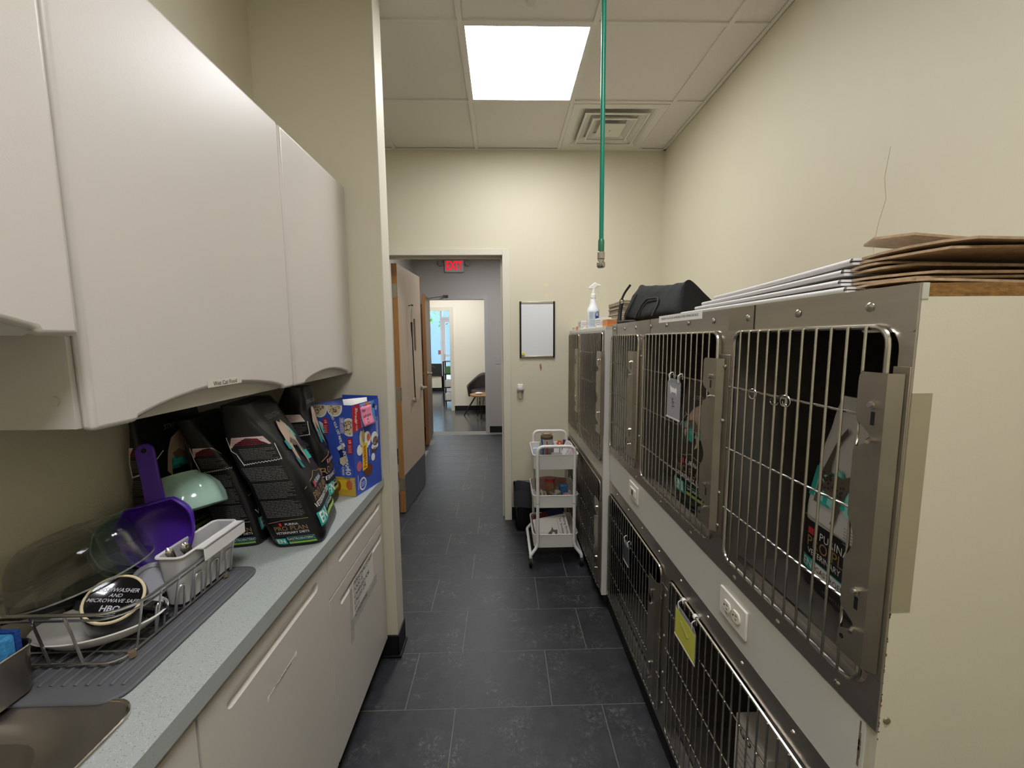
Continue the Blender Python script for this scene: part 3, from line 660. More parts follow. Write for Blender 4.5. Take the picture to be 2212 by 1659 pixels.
dD = cage_door(nb, 1.338, 2.040, .106, .664, 20, HL, latch_z=(.150, .598), lw=.068, yl=1.362)
stile_plate(nb, .541, .566, .955, 1.428, [(.5535, 1.398), (.5535, 1.268), (.5535, 1.09), (.5535, .982)])
stile_plate(nb, .984, 1.044, .955, 1.428, [(1.036, 1.398), (1.004, 1.398), (1.036, 1.26), (1.004, 1.26), (1.036, 1.07), (1.004, 1.07), (1.036, .982), (1.004, .982)])
stile_plate(nb, 1.607, 1.664, .955, 1.428, [(1.652, 1.398), (1.622, 1.398), (1.652, 1.26), (1.652, 1.07), (1.622, 1.07), (1.652, .982)])
stile_plate(nb, 1.292, 1.354, .14, .61, [(1.344, .58), (1.310, .58), (1.344, .43), (1.310, .43), (1.344, .29), (1.310, .29), (1.344, .17), (1.310, .17)])
# beige strip glued on the end panel, screw, chipped laminate edge
MB().box(XF + .003, .5915, YA - .0012, YA, 1.070, 1.392).build('edge_strip', M('tan_strip', '#a39a80', .35, .3), nb)
se = MB().lathe([(.0055, 0), (.005, .002), (0, .0025)], 12, mat=Matrix.Translation((.5745, YA, .893)) @ Matrix.Rotation(math.radians(90), 4, 'X')); se.build('screw', M('rusty_screw', '#8d8468', .5, .6), nb)
chips = MB()
for k in range(30):
    z = .86 + (1.08 - .86)*random.random(); hh = random.uniform(.001, .004); chips.box(XF + .0028, XF + .003 + random.uniform(.0006, .0022), YA - .0004, YA, z, z + hh)
for k in range(12):
    z = .60 + .26*random.random(); chips.box(XF + .0005, XF + .0012, YA + .022 + random.uniform(0, .003), YA + .027, z, z + random.uniform(.006, .02))
chips.build('chipped_edge', M('chip_brown', '#6d6144', .8), nb, kind='stuff')
# white lettered strip on the top rail
lb = MB().box(XF - .0016, XF - .0007, 1.135, 1.448, 1.524, 1.5475).build('label_strip', paper, nb); lb['label'] = 'white printed label strip on the steel top rail'
put_text(MB(), 'PLEASE PUT ALL FOOD IN SAMPLE BAGS WHEN OPENING BIG BAGS', lambda u, v: (XF - .0018, 1.29 - u, 1.5362 + v), (0, 0), .0105, spacing=.82).build('lettering', M('ink', '#2a2a2c', .7), lb, smooth=0)
# ---------------- outlets on the middle rail
def outlet(y0, y1, z0, z1, label, gfci=False):
    t = thing('power_outlet', label, 'outlet', (XF, (y0+y1)/2, z0), group='outlets on the cage bank rail'); yc, zc = (y0+y1)/2, (z0+z1)/2
    MB().box(XF - .005, XF + .001, y0, y1, z0, z1).build('cover_plate', M('outlet_white', '#e6e0d2', .35), t, bevel=.0022)
    if gfci:
        MB().box(XF - .009, XF - .004, yc - .033, yc + .033, zc - .0165, zc + .0165).build('receptacle', M('outlet_white', '#e6e0d2', .35), t, bevel=.002)
        MB().box(XF - .0105, XF - .0085, yc - .008, yc + .008, zc - .010, zc + .010).build('test_button', M('gfci_gray', '#4a4a4a', .5), t)
    else:
        for s_ in (-1, 1):
            r = MB().prism([(yc + s_*.0195 + .0165*math.cos(a), zc + max(-.0135, min(.0135, .0165*math.sin(a)))) for a in [2*math.pi*i/20 for i in range(20)]], 'yz', XF - .0085, XF - .004).build('receptacle', M('outlet_white', '#e6e0d2', .35), t, bevel=.001)
            sl_ = MB(); yy = yc + s_*.0195
            sl_.box(XF - .0089, XF - .0084, yy - .007, yy + .001, zc + .004, zc + .0057).box(XF - .0089, XF - .0084, yy - .0055, yy + .0005, zc - .0060, zc - .0044).cyl((XF - .0089, yy + .0085, zc), (XF - .0084, yy + .0085, zc), .0024, n=10)
            sl_.build('slots', slotm, r)
        MB().cyl((XF - .0066, yc, zc), (XF - .0050, yc, zc), .003, n=10).build('screw', nickel, t)
    return t
outlet(.858, .971, .768, .839, 'white double socket outlet mounted sideways on the cage bank rail')
outlet(1.612, 1.728, .780, .850, 'white square-faced outlet mounted sideways on the cage bank rail', True)

# ---------------- far bank, standing a little prouder, white end
XG = .528
fb = thing('cage_bank', 'tall steel cage bank with white end standing in the far corner', 'animal cage', (.88, 2.63, 0), group='cage banks')
FA, FB = 2.072, 3.196
MB().box(XG, XR - .002, FA, FA + .020, .075, 1.515).build('end_panel', M('white_end', '#d9d6d0', .4), fb)
MB().box(XG, XR - .002, FA, FB, 1.515, 1.532).build('top_board', whitelam, fb)
MB().box(XG + .03, XG + .05, FA, FB, 0, .08).build('base_strip', blackrub, fb)
MB().box(XG + .002, XG + .014, FA + .02, FB, .728, .800).build('middle_rail', whitelam, fb)
FU = [(2.125, 2.715, .82, 1.498), (2.79, 3.175, .82, 1.498)]; FLo = [(2.125, 2.715, .10, .70), (2.79, 3.175, .10, .70)]
face_panel('upper_face_panel', FA + .02, FB, .80, 1.515, FU, fb, XG, XG + .003, steel)
face_panel('lower_face_panel', FA + .02, FB, .075, .728, FLo, fb, XG, XG + .003, steel)
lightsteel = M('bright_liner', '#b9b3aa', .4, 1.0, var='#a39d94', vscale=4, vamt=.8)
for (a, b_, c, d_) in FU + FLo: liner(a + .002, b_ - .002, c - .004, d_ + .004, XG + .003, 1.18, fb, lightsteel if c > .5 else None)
XG2 = XG - .008
for (y0, y1, z0, z1, nn, hz, lz) in ((2.10, 2.71, .815, 1.502, 17, (1.39, 1.22, 1.05, .90), (.965, 1.405)), (2.755, 3.165, .815, 1.502, 11, (1.39, 1.22, 1.05, .90), (.965, 1.405)), (2.10, 2.71, .095, .705, 17, (.56, .41, .26), (.15, .60)), (2.755, 3.165, .095, .705, 11, (.56, .41, .26), (.15, .60))):
    XFo = XF; XF = XG
    cage_door(fb, y0, y1, z0, z1, nn, hz, latch_z=lz, X=XG2, lw=.10)
    XF = XFo
# ---------------- things hung on the cage doors
def name_tag(label, y, z, w, h, base, tilt=0, text=None, pic=False, tag_mat=None, X=.5415, wirey=None):
    t = thing('name_tag', label, 'tag', (X, y, z), group='tags on the cage doors')
    c = .014; poly = [(y - w/2, z), (y + w/2, z), (y + w/2, z + h - c), (y + w/2 - c, z + h), (y - w/2 + c, z + h), (y - w/2, z + h - c)]
    MB().prism(poly, 'yz', X - .0012, X).build('sleeve', M('sleeve_clear', '#c9c9cc', .2, trans=.6, ior=1.2), t)
    MB().prism([(y - w/2 + .003, z + .003), (y + w/2 - .003, z + .003), (y + w/2 - .003, z + h - .016), (y - w/2 + .003, z + h - .016)], 'yz', X - .0018, X - .0013).build('card', tag_mat, t)
    MB().prism([(y - w/2, z - .001), (y + w/2, z - .001), (y + w/2, z + .004), (y - w/2, z + .004)], 'yz', X - .0026, X + .0004).build('fold_edge', M('tag_edge', '#d9d9d4', .3), t)
    for s_ in (-1, 1):
        MB().tube(fillet([(X - .001, y + s_*w*.32, z + h - .01), (X - .004, y + s_*w*.34, z + h + .012), (X + .010, y + s_*w*.34, z + h + .020), (X + .012, y + s_*w*.32, z + h - .0)], .006), .0016, 6).build('tie', whitep, t)
    if pic:
        fn = lambda u, v: (X - .0021, y - u, z + v)
        put_poly(MB(), [(-.024, h*.72), (-.026, h*.84), (-.020, h*.80), (-.012, h*.78), (.012, h*.76), (.018, h*.80), (.026, h*.74), (.022, h*.58), (.018, h*.66), (-.014, h*.66), (-.018, h*.60)], fn).build('dog_outline', paper, t, smooth=0)
    if text:
        put_text(MB(), text, lambda u, v: (X - .0022, y - u, z + v), (0, h*.40), .026, rot=math.radians(-80), shear=.2).build('handwriting', M('marker', '#26262a', .7), t, smooth=0)
    return t
name_tag('grey card tag in a clear sleeve hung on the middle upper cage door', 1.262, 1.215, .098, .128, None, text='abL', pic=True, tag_mat=M('card_gray', '#9a9aa0', .5))
name_tag('yellow card tag in a clear sleeve hung on the lower cage door', 1.122, .535, .135, .108, None, text=None, tag_mat=M('card_yellow', '#d3d355', .5), X=.5415)
name_tag('black and white card tag on the far lower cage door', 1.70, .475, .075, .098, None, tag_mat=M('card_dark', '#3c4048', .5), X=.5415)
mk = MB().tube([(.5390, 1.150, .605), (.5390, 1.132, .598), (.5390, 1.112, .590), (.5390, 1.100, .585)], .0018, 6); tagy = [o for o in bpy.data.objects if o.get('label', '').startswith('yellow card')][0]
mk.build('handwriting', M('marker_gray', '#8a8a50', .6), tagy)
for (y, z) in ((1.085, .655), (1.160, .655)):
    MB().lathe([(.0065, -.006), (.0065, .006)], 14, mat=Matrix.Translation((.553, y, .664)) @ Matrix.Rotation(math.radians(90), 4, 'X')).build('ring', whitep, tagy, solid=.002)
# loose wire twists on the near upper door
for k, (y, lbl) in enumerate(((.868, 'thin coiled wire twist on the near upper cage door, farther one'), (.770, 'thin open wire twist on the near upper cage door beside another'))):
    mb = MB(); mb.tube([(.544 - .003*math.cos(t), y + .008*math.cos(t) - .0035*t*.3*(1 if k else .4), 1.348 + .011*math.sin(t)) for t in [i*.5 for i in range(26)]], .0009, 5)
    if k: mb.tube([(.543, y + .010 + .012*(1 - math.cos(t)), 1.342 - .007*math.sin(t)) for t in [i*.35 for i in range(14)]], .0009, 5)
    tag(mb.build('wire_twist', chrome), lbl, 'wire', 'wire twists on the cage door')
# ================================================================ BAGS OF KIBBLE (parametric pouch, print mapped on its faces)
foil_black = M('black_film', '#141416', .34, bump=.15, bscale=30)
foil_white = M('white_film', '#cfccc8', .38, bump=.12, bscale=30)
pr = {k: M('print_' + k, c, .45) for k, c in dict(teal='#2aa59b', teal2='#1c7f7a', gold='#96794a', white='#e8e6e2', gray='#8d8b88', red='#c22a3a', green='#8cb84a', cat='#a48f7c', catd='#5e5248', dark='#151517', pink='#d9c8c4', mint='#8fd0c4', fur='#5c5248', furd='#2e2a26').items()}
def sgnpow(v, p): return math.copysign(abs(v)**p, v)
class Bag:
    def __init__(s, loc, yaw, W, D, H, lean=0.0, leany=0.0, crumple=.010, seed=0, taper=.38, topbend=0.0, n=.32, tw=1.0, topd=0.0):
        s.topd = topd
        s.W, s.D, s.H, s.lean, s.leany, s.cr, s.seed, s.taper, s.tb, s.n, s.tw = W, D, H, lean, leany, crumple, seed, taper, topbend, n, tw
        s.M = Matrix.Translation(loc) @ Matrix.Rotation(yaw, 4, 'Z')
        s.loc = loc; s.yaw = yaw
    def d(s, t):
        k = max(0, (t - s.taper)/(1 - s.taper)); r = 1 - (1 - s.topd)*k**1.5
        b = min(1, t/.05); return (s.D/2*max(r, 0) + .0035)*(.86 + .14*math.sqrt(b)) * (1 + .06*math.sin(math.pi*min(1, t*1.6)))
    def w(s, t):
        b = min(1, t/.05); return s.W/2*(.93 + .07*math.sqrt(b)) * (1 - (1 - s.tw)*max(0, (t-.5)/.5))
    def deform(s, p):
        x, y, z = p; t = max(0, min(1, z/s.H)); a = .35 + .65*min(1, t*2.0)
        q = Vector((x*7 + s.seed*3.1, y*7, z*7)); nv = mnoise.noise_vector(q)*s.cr*a + mnoise.noise_vector(q*2.7)*s.cr*.45*a*(.4 + t)
        if t < .04: nv.z = 0
        x += nv.x; y += nv.y*.7
        x -= s.lean*z*(.85 + .15*t) + s.tb*max(0, t - .78)**1.5
        y += s.leany*z
        return (x, y, max(z, 0.0))
    def body(s, t0=0, t1=1, nu=44, nv=30):
        def f(u, v):
            t = t0 + (t1 - t0)*v; a = 2*math.pi*u; return s.deform((s.d(t)*sgnpow(math.cos(a), s.n), s.w(t)*sgnpow(math.sin(a), s.n), s.H*t))
        mb = MB().grid(f, nu, nv, cu=True)
        n0 = len(mb.v)
        if t0 == 0: mb.f.append(tuple(range(nu))[::-1])
        mb.f.append(tuple(range((nv-1)*nu, nv*nu)))
        return mb
    def front(s, off=.0022):
        def f(u, v):
            t = max(0, min(1, v/s.H)); u = u*s.w(t)/(s.W/2); k = min(.999, abs(u)/s.w(t)); x = s.d(t)*(1 - k**(2/s.n))**(s.n/2) + off
            p = s.deform((x, u, v)); return p
        return f
    def side(s, off=.0022):   # the gusset that faces -y
        def f(u, v):
            t = max(0, min(1, v/s.H)); k = min(.999, abs(u)/s.d(t)); y = -s.w(t)*(1 - k**(2/s.n))**(s.n/2) - off
            return s.deform((u, y, v))
        return f
def make_bag(label, B, white=False, group='bags of pet food', front=True, side=True, name='food_bag'):
    o = thing(name, label, 'food bag', B.loc, (0, 0, B.yaw), group); rnd = random.Random(B.seed + 5)
    body = B.body().build('pouch', foil_white if white else foil_black, o, world=False, smooth=60)
    W_, H_, D_ = B.W, B.H, B.D
    add = lambda mb, nm, k: mb.build(nm, pr[k], o, world=False, smooth=0)
    if front:
        F = B.front(); F2 = B.front(.0032); F3 = B.front(.0040)
        w2 = W_/2*.92
        def para(pts, k, nm='print'): return add(put_poly(MB(), pts, F3), nm, k)
        if white:
            add(put_rect(MB(), -w2, w2, .005, H_*.36, F2, 10, 12), 'dark_band', 'dark')
            add(put_poly(MB(), [(-w2, H_*.36), (-w2*.3, H_*.34), (w2, H_*.25), (w2, H_*.40), (-w2, H_*.40)], F3), 'band_edge', 'white') if False else None
            for k in range(9):
                u0 = -w2*.95 + k*w2*.21; para([(u0, H_*(.47 + .03*rnd.random())), (u0 + w2*.30, H_*(.45 + .05*rnd.random())), (u0 + w2*.22, H_*(.60 + .05*rnd.random())), (u0 - w2*.02, H_*(.62 + .06*rnd.random()))], 'mint' if k % 2 else 'teal', 'teal_shard')
            F4 = B.front(.0048); F5 = B.front(.0056)
            cat = [(-.70, .47), (-.55, .47), (-.50, .54), (-.15, .52), (-.10, .44), (-.18, .40), (-.05, .40), (.05, .50), (.18, .58), (.36, .63), (.50, .66), (.52, .70), (.44, .73), (.40, .76), (.36, .72), (.20, .66), (-.05, .63), (-.45, .64), (-.50, .72), (-.40, .79), (-.28, .84), (-.34, .86), (-.50, .80), (-.62, .70), (-.72, .60)]
            add(put_poly(MB(), [(u*w2, v*H_) for u, v in cat], F4), 'cat_picture', 'fur')
            sp_ = MB()
            for k in range(34): put_disc(sp_, w2*rnd.uniform(-.64, .1), H_*rnd.uniform(.545, .625), w2*.035, H_*.006, F5, 7)
            add(sp_, 'cat_spots', 'furd')
            add(put_lines(MB(), w2*.25, w2*.95, H_*.345, H_*.43, 6, F3, rnd, .3), 'small_print', 'gray')
            add(MB().tube([F3(w2*u, H_*v) for u, v in ((-1, .375), (-.45, .375), (1, .345))], .0008, 5), 'gold_line', 'gold')
            add(put_text(MB(), 'PURINA', F3, (-.0, H_*.305), .024, spacing=1.05), 'maker_name', 'white')
            add(put_rect(MB(), -w2*.80, -w2*.62, H_*.29, H_*.325, F3, 2, 2), 'checker', 'red')
            add(put_text(MB(), 'PRO PLAN', F3, (0, H_*.250), .035), 'brand_name', 'gold')
            add(put_text(MB(), 'VETERINARY DIETS', F3, (0, H_*.200), .0180), 'diet_line', 'white')
            add(put_rect(MB(), -w2*.98, -w2*.55, H_*.10, H_*.165, F3, 3, 3), 'code_box', 'teal')
            add(put_text(MB(), 'EN', B.front(.0046), (-w2*.76, H_*.132), .026, bold=.01), 'code', 'white')
            add(put_rect(MB(), -w2*.52, w2*.98, H_*.098, H_*.167, F3, 6, 3), 'flavor_border', 'teal')
            add(put_rect(MB(), -w2*.50, w2*.98, H_*.103, H_*.162, B.front(.0046), 6, 3), 'flavor_box', 'white')
            add(put_text(MB(), 'GASTROENTERIC', B.front(.0054), (w2*.22, H_*.132), .0175), 'flavor', 'dark')
            add(put_text(MB(), 'NET WT 2.72 kg', F3, (w2*.1, H_*.045), .010), 'net_weight', 'gray')
        else:
            cat = [(-.55, .60), (-.42, .56), (-.35, .66), (-.12, .70), (.05, .66), (.18, .55), (.12, .50), (.24, .52), (.26, .62), (.40, .74), (.46, .80), (.36, .84), (.26, .82), (.10, .84), (-.20, .80), (-.42, .72)]
            for k in range(8):
                u0 = rnd.uniform(-.8, .5)*w2; v0 = rnd.uniform(.52, .76)*H_; l = rnd.uniform(.18, .4)*w2
                para([(u0, v0), (u0 + l, v0 - .03*H_*rnd.random()), (u0 + l*.9, v0 + .06*H_), (u0 + l*.2, v0 + .08*H_*rnd.random() + .01)], 'teal' if k % 2 else 'teal2', 'teal_shard')
            F4 = B.front(.0050)
            add(put_poly(MB(), [(u*w2, v*H_) for u, v in cat], F4), 'cat_picture', 'cat')
            add(put_poly(MB(), [(u*w2, v*H_) for u, v in ((-.30, .70), (-.05, .72), (.15, .68), (.20, .60), (.0, .66), (-.2, .66))], B.front(.0058)), 'cat_shade', 'catd')
            add(put_text(MB(), 'STRENGTH', F3, (w2*.1, H_*.88), .020), 'slogan', 'gray')
            add(MB().tube([F3(w2*u, H_*v) for u, v in ((-.98, .40), (-.3, .43), (0, .455), (.3, .43), (.98, .40))], .0010, 5), 'gold_line', 'gold')
            add(put_rect(MB(), -w2*.46, -w2*.30, H_*.365, H_*.405, F3, 2, 2), 'checker', 'red')
            add(put_text(MB(), 'PURINA', F3, (w2*.10, H_*.385), .020, spacing=1.05), 'maker_name', 'white')
            add(put_text(MB(), 'PRO PLAN', F3, (0, H_*.318), .035), 'brand_name', 'gold')
            add(put_text(MB(), 'VETERINARY DIETS', F3, (0, H_*.262), .0215), 'diet_line', 'white')
            add(put_rect(MB(), -w2*.96, -w2*.30, H_*.115, H_*.215, F3, 4, 4), 'code_box', 'teal')
            add(put_text(MB(), 'EN', B.front(.0042), (-w2*.63, H_*.165), .046, bold=.015), 'code', 'white')
            add(put_text(MB(), 'GASTROENTERIC', F3, (w2*.32, H_*.178), .0125), 'flavor', 'white')
            add(MB().tube([F3(w2*u, H_*.203) for u in (-.25, .1, .5, .95)], .0008, 5), 'teal_line', 'teal')
            add(put_rect(MB(), -w2*.25, w2*.95, H_*.125, H_*.15, F3, 6, 2), 'green_bar', 'green')
    if side:
        S = B.side(); S3 = B.side(.0034); S4 = B.side(.0044); d2 = D_/2*.80
        if not white:
            d3 = B.d(.75)*.80
            add(put_poly(MB(), [(-d3, H_*.72), (-d3*.7, H_*.79), (d3*.85, H_*.79), (d2*.85, H_*.735)], S), 'nutrition_box', 'pink')
            fr = MB()
            fr.tube([S(-d3, H_*.79), S(-d3*1.0, H_*.70), S(-d2*.7, H_*.68), S(-d2*.66, H_*.60)], .0010, 5); fr.tube([S(d2*.95, H_*.735), S(d2*.95, H_*.625)], .0010, 5)
            zz = [( -d2*.66 + (d2*1.61)*i/26, H_*(.60 + .025*i/26) + (.0035 if i % 2 else 0)) for i in range(27)]
            fr.tube([S(*p) for p in zz], .0008, 5); add(fr, 'coupon_border', 'white')
            add(put_lines(MB(), -d3*.85, d3*.75, H_*.735, H_*.78, 4, S3, rnd, .22), 'red_print', 'red')
            tx = MB(); put_lines(tx, -d2*.5, d2*.85, H_*.635, H_*.715, 8, S3, rnd, .22)
            put_lines(tx, -d2*.92, d2*.80, H_*.49, H_*.585, 9, S3, rnd, .22); put_lines(tx, -d2*.92, d2*.88, H_*.36, H_*.475, 11, S3, rnd, .22); put_lines(tx, -d2*.92, d2*.92, H_*.225, H_*.345, 11, S3, rnd, .22)
            add(tx, 'small_print', 'gray')
            add(MB().tube([S3(d2*u, H_*v) for u, v in ((-.98, .185), (-.3, .20), (.98, .205))], .0009, 5), 'gold_line', 'gold')
            add(put_text(MB(), 'PURINA', S3, (d2*.1, H_*.172), .0095), 'maker_name', 'white')
            add(put_rect(MB(), -d2*.48, -d2*.36, H_*.162, H_*.185, S3, 2, 2), 'checker', 'red')
            add(put_text(MB(), 'PRO PLAN', S3, (0, H_*.143), .0185), 'brand_name', 'gold')
            add(put_text(MB(), 'VETERINARY DIETS', S3, (0, H_*.112), .0098), 'diet_line', 'white')
            add(put_rect(MB(), -d2*.95, -d2*.45, H_*.030, H_*.075, S3, 3, 3), 'code_box', 'teal')
            add(put_text(MB(), 'EN', S4, (-d2*.70, H_*.053), .017, bold=.01), 'code', 'white')
            add(put_text(MB(), 'GASTROENTERIC', S3, (d2*.25, H_*.066), .0088), 'flavor', 'white')
            bx_ = MB(); bx_.tube([S3(d2*u, H_*v) for u, v in ((-.38, .080), (.92, .080), (.92, .053), (-.38, .053), (-.38, .080))], .0006, 5); add(bx_, 'teal_frame', 'teal')
            add(put_rect(MB(), -d2*.38, d2*.92, H_*.030, H_*.046, S3, 4, 2), 'green_bar', 'green')
    return o
# ---------------- inside the cages
make_bag('black bag of pet food inside the middle upper steel cage', Bag((.665, 1.262, .908), math.pi + .10, .235, .11, .42, seed=11, lean=-.02), side=True)
make_bag('white topped bag of cat food with a striped cat inside a steel cage', Bag((.735, .772, .908), math.pi - .10, .215, .10, .435, seed=12, taper=.45, crumple=.006, tw=.80), white=True, side=False)
# lower near cage: red and white litter boxes
redm = M('print_carton_red', '#8f1f22', .5); cartw = M('print_carton_white', '#d6d2cb', .5)
def carton(label, x0, x1, y0, y1, z0, z1, band, lines=True):
    t = thing('carton', label, 'carton', ((x0+x1)/2, (y0+y1)/2, z0), group='cartons in the lower cage')
    MB().box(x0, x1, y0, y1, z0, z1).build('box', cartw, t, bevel=.002)
    MB().box(x0 - .0006, x1, y0 - .0006, y1 + .0006, z0, z0 + band).build('red_band', redm, t)
    if lines:
        fn = lambda u, v: (x0 - .001, y1 - u, v); add_ = MB(); put_lines(add_, .012, (y1-y0) - .012, z0 + band + .02, z1 - .05, 12, fn, random.Random(4), .2); add_.build('small_print', pr['gray'], t, smooth=0)
        put_text(MB(), 'GO', fn, ((y1-y0)*.35, z1 - .03), .03, bold=.02).build('lettering', pr['dark'], t, smooth=0)
        MB().box(x0 - .0008, x0, y0 + .01, y1 - .01, z0 + band + .004, z0 + band + .008).build('red_line', redm, t)
    return t
carton('white carton with a red foot and print inside the lower steel cage', .60, .72, .82, .945, .098, .50, .09)
cn = thing('canister', 'white round canister with a red cap band in the lower steel cage', 'canister', (.70, .72, .098))
MB().lathe([(0, .098), (.052, .098), (.055, .104), (.055, .44), (.05, .452), (0, .455)], 28, c=(.70, .735, 0)).build('body', cartw, cn)
MB().lathe([(.0556, .39), (.0556, .44)], 28, c=(.70, .735, 0)).build('red_band', redm, cn)
MB().lathe([(.0556, .20), (.0556, .225)], 28, c=(.70, .735, 0)).build('dark_band', pr['dark'], cn)
carton('white and dark red carton behind the round canister in the lower cage', .86, 1.0, .62, .78, .098, .47, .20, False)
# far lower cage: white pet water jug / carrier
jg = thing('water_jug', 'white plastic jug with grey handle inside the far lower cage', 'jug', (.70, 1.47, .098))
MB().prism(rrect(1.40, 1.54, .12, .50, .03), 'yz', .64, .78).build('body', M('jug_white', '#c9c6c0', .45), jg, bevel=.012)
MB().box(.66, .76, 1.42, 1.52, .098, .122).build('foot', M('jug_white', '#c9c6c0', .45), jg)
MB().tube(fillet([(.71, 1.42, .49), (.71, 1.42, .555), (.71, 1.52, .555), (.71, 1.52, .49)], .03), .011, 10).build('handle', M('jug_gray', '#8b8986', .5), jg)
# ================================================================ ON TOP OF THE BANKS
# flattened white cartons
kraft = M('kraft_edge', '#b39b7d', .85, var='#937c60', vscale=90, bump=.3, bscale=120)
kraftf = M('kraft_face', '#a88660', .8); cwhite = M('carton_white_outside', '#d9d6d4', .55)
def flat_carton(label, x0, y0, x1, y1, z0, dz_near, th, tilt_x=0.0, flaps=0.10, seed=1):
    """two white sheets folded at the aisle side; kraft edges and flaps at both ends; near (low y) end lifted by dz_near"""
    o = thing('flat_carton', label, 'cardboard', ((x0+x1)/2, (y0+y1)/2, z0), group='flattened cartons on the cage bank'); r = random.Random(seed)
    def zz(x, y): return z0 + dz_near*((y1 - y)/(y1 - y0))**1.35 + tilt_x*(x - x0)
    def sheet(dzo, xa, xb, ya, yb, mat, nm, t=.004, n=9):
        mb = MB()
        top = [[(xa + (xb-xa)*i/2, ya + (yb-ya)*j/(n-1), zz(xa + (xb-xa)*i/2, ya + (yb-ya)*j/(n-1)) + dzo + t) for i in range(3)] for j in range(n)]
        vs = [p for row_ in top for p in row_] + [(p[0], p[1], p[2] - t) for row_ in top for p in row_]; N_ = 3*n; fs = []
        for j in range(n-1):
            for i in range(2): a = j*3+i; fs += [(a, a+1, a+4, a+3), (N_+a+3, N_+a+4, N_+a+1, N_+a)]
        rim = [0, 1, 2] + [3*j+2 for j in range(1, n)] + [3*(n-1)+1, 3*(n-1)] + [3*j for j in range(n-2, 0, -1)]
        for k in range(len(rim)): a, b = rim[k], rim[(k+1) % len(rim)]; fs.append((a, b, N_+b, N_+a))
        return mb.add(vs, fs).build(nm, mat, o, smooth=40)
    sheet(0, x0, x1, y0 + flaps, y1 - flaps*.5, cwhite, 'lower_sheet')
    sheet(th - .004, x0, x1, y0 + flaps, y1 - flaps*.5, cwhite, 'upper_sheet')
    fold = MB(); pts = []
    for j in range(11):
        y = y0 + flaps + (y1 - flaps*1.5 - y0)*j/10; pts.append((x0, y, zz(x0, y) + th/2))
    def ff(u, v):
        k = v*10; j = min(9, int(k)); f_ = k - j; p = Vector(pts[j]).lerp(Vector(pts[j+1]), f_); a = math.pi*(.5 + u); return (p.x + .006*math.cos(a), p.y, p.z + th/2*math.sin(a))
    fold.grid(ff, 7, 11).build('fold', cwhite, o, smooth=60)
    for (ya, yb) in ((y0, y0 + flaps - .003), (y1 - flaps*.5 + .003, y1)):
        near = ya == y0
        for k in range(2):
            dz = (0.0 if k == 0 else th - .004); h0 = yb if near else ya; h1 = (ya if near else yb) + r.uniform(-.02, .035)*(1 if near else -1); xa = x0 + .008 + r.uniform(0, .010); ins = r.uniform(.03, .075); up = r.uniform(-.002, .007)
            mb = MB(); n = 5; t_ = .0038
            vs = []
            for j in range(n):
                f = j/(n-1); y = h0 + (h1 - h0)*f; xl = xa + ins*f**1.5
                for i in range(4): x = xl + (x1 - .01 - xl)*i/3; vs.append((x, y, zz(x, min(max(y, y0), y1)) + dz + up*math.sin(f*2.2 + i) + .0))
            N_ = len(vs); fs = []
            for j in range(n-1):
                for i in range(3): a = j*4 + i; fs += [(a, a+1, a+5, a+4), (N_+a+4, N_+a+5, N_+a+1, N_+a)]
            rim = [0, 1, 2, 3] + [4*j+3 for j in range(1, n)] + [4*(n-1)+2, 4*(n-1)+1, 4*(n-1)] + [4*j for j in range(n-2, 0, -1)]
            for q in range(len(rim)): a, b = rim[q], rim[(q+1) % len(rim)]; fs.append((a, b, N_+b, N_+a))
            mb.add(vs + [(p[0], p[1], p[2] + t_) for p in vs], fs).build('flap', kraft, o, smooth=40)
    return o
Zt = 1.542
flat_carton('bottom flattened white carton lying on the cage bank', .574, .600, 1.10, 1.335, Zt, .001, .010, .003, flaps=.075, seed=1)
flat_carton('second flattened white carton from the bottom of the stack', .580, .585, 1.12, 1.27, Zt + .0105, .006, .010, .003, flaps=.11, seed=2)
flat_carton('third flattened white carton, under the bowed top one', .588, .640, 1.14, 1.22, Zt + .0215, .013, .010, .006, flaps=.06, seed=3)
tc_ = flat_carton('topmost bowed flattened white carton with a raised brown flap', .598, .600, 1.15, 1.19, Zt + .0325, .022, .011, .010, flaps=.095, seed=4)
rf = MB()
rf.add([(.640, .705, 1.6375), (.69, .685, 1.6405), (.885, .700, 1.6300), (1.14, .700, 1.6160), (1.14, .79, 1.6180), (.86, .79, 1.6330), (.68, .77, 1.6400)], [(0, 1, 2, 5, 6), (2, 3, 4, 5)])
rf.build('raised_flap', kraft, tc_, solid=.004, smooth=0)
bf = thing('kraft_sheet', 'loose brown corrugated sheet leaning behind the white cartons', 'cardboard', (.80, 1.22, Zt + .04))
MB().add([(.70, 1.395, 1.570), (.76, 1.375, 1.600), (1.06, 1.36, 1.622), (1.08, 1.37, 1.545), (.72, 1.40, 1.545)], [(0, 1, 2, 3, 4)]).build('sheet', kraftf, bf, solid=.004, smooth=0)
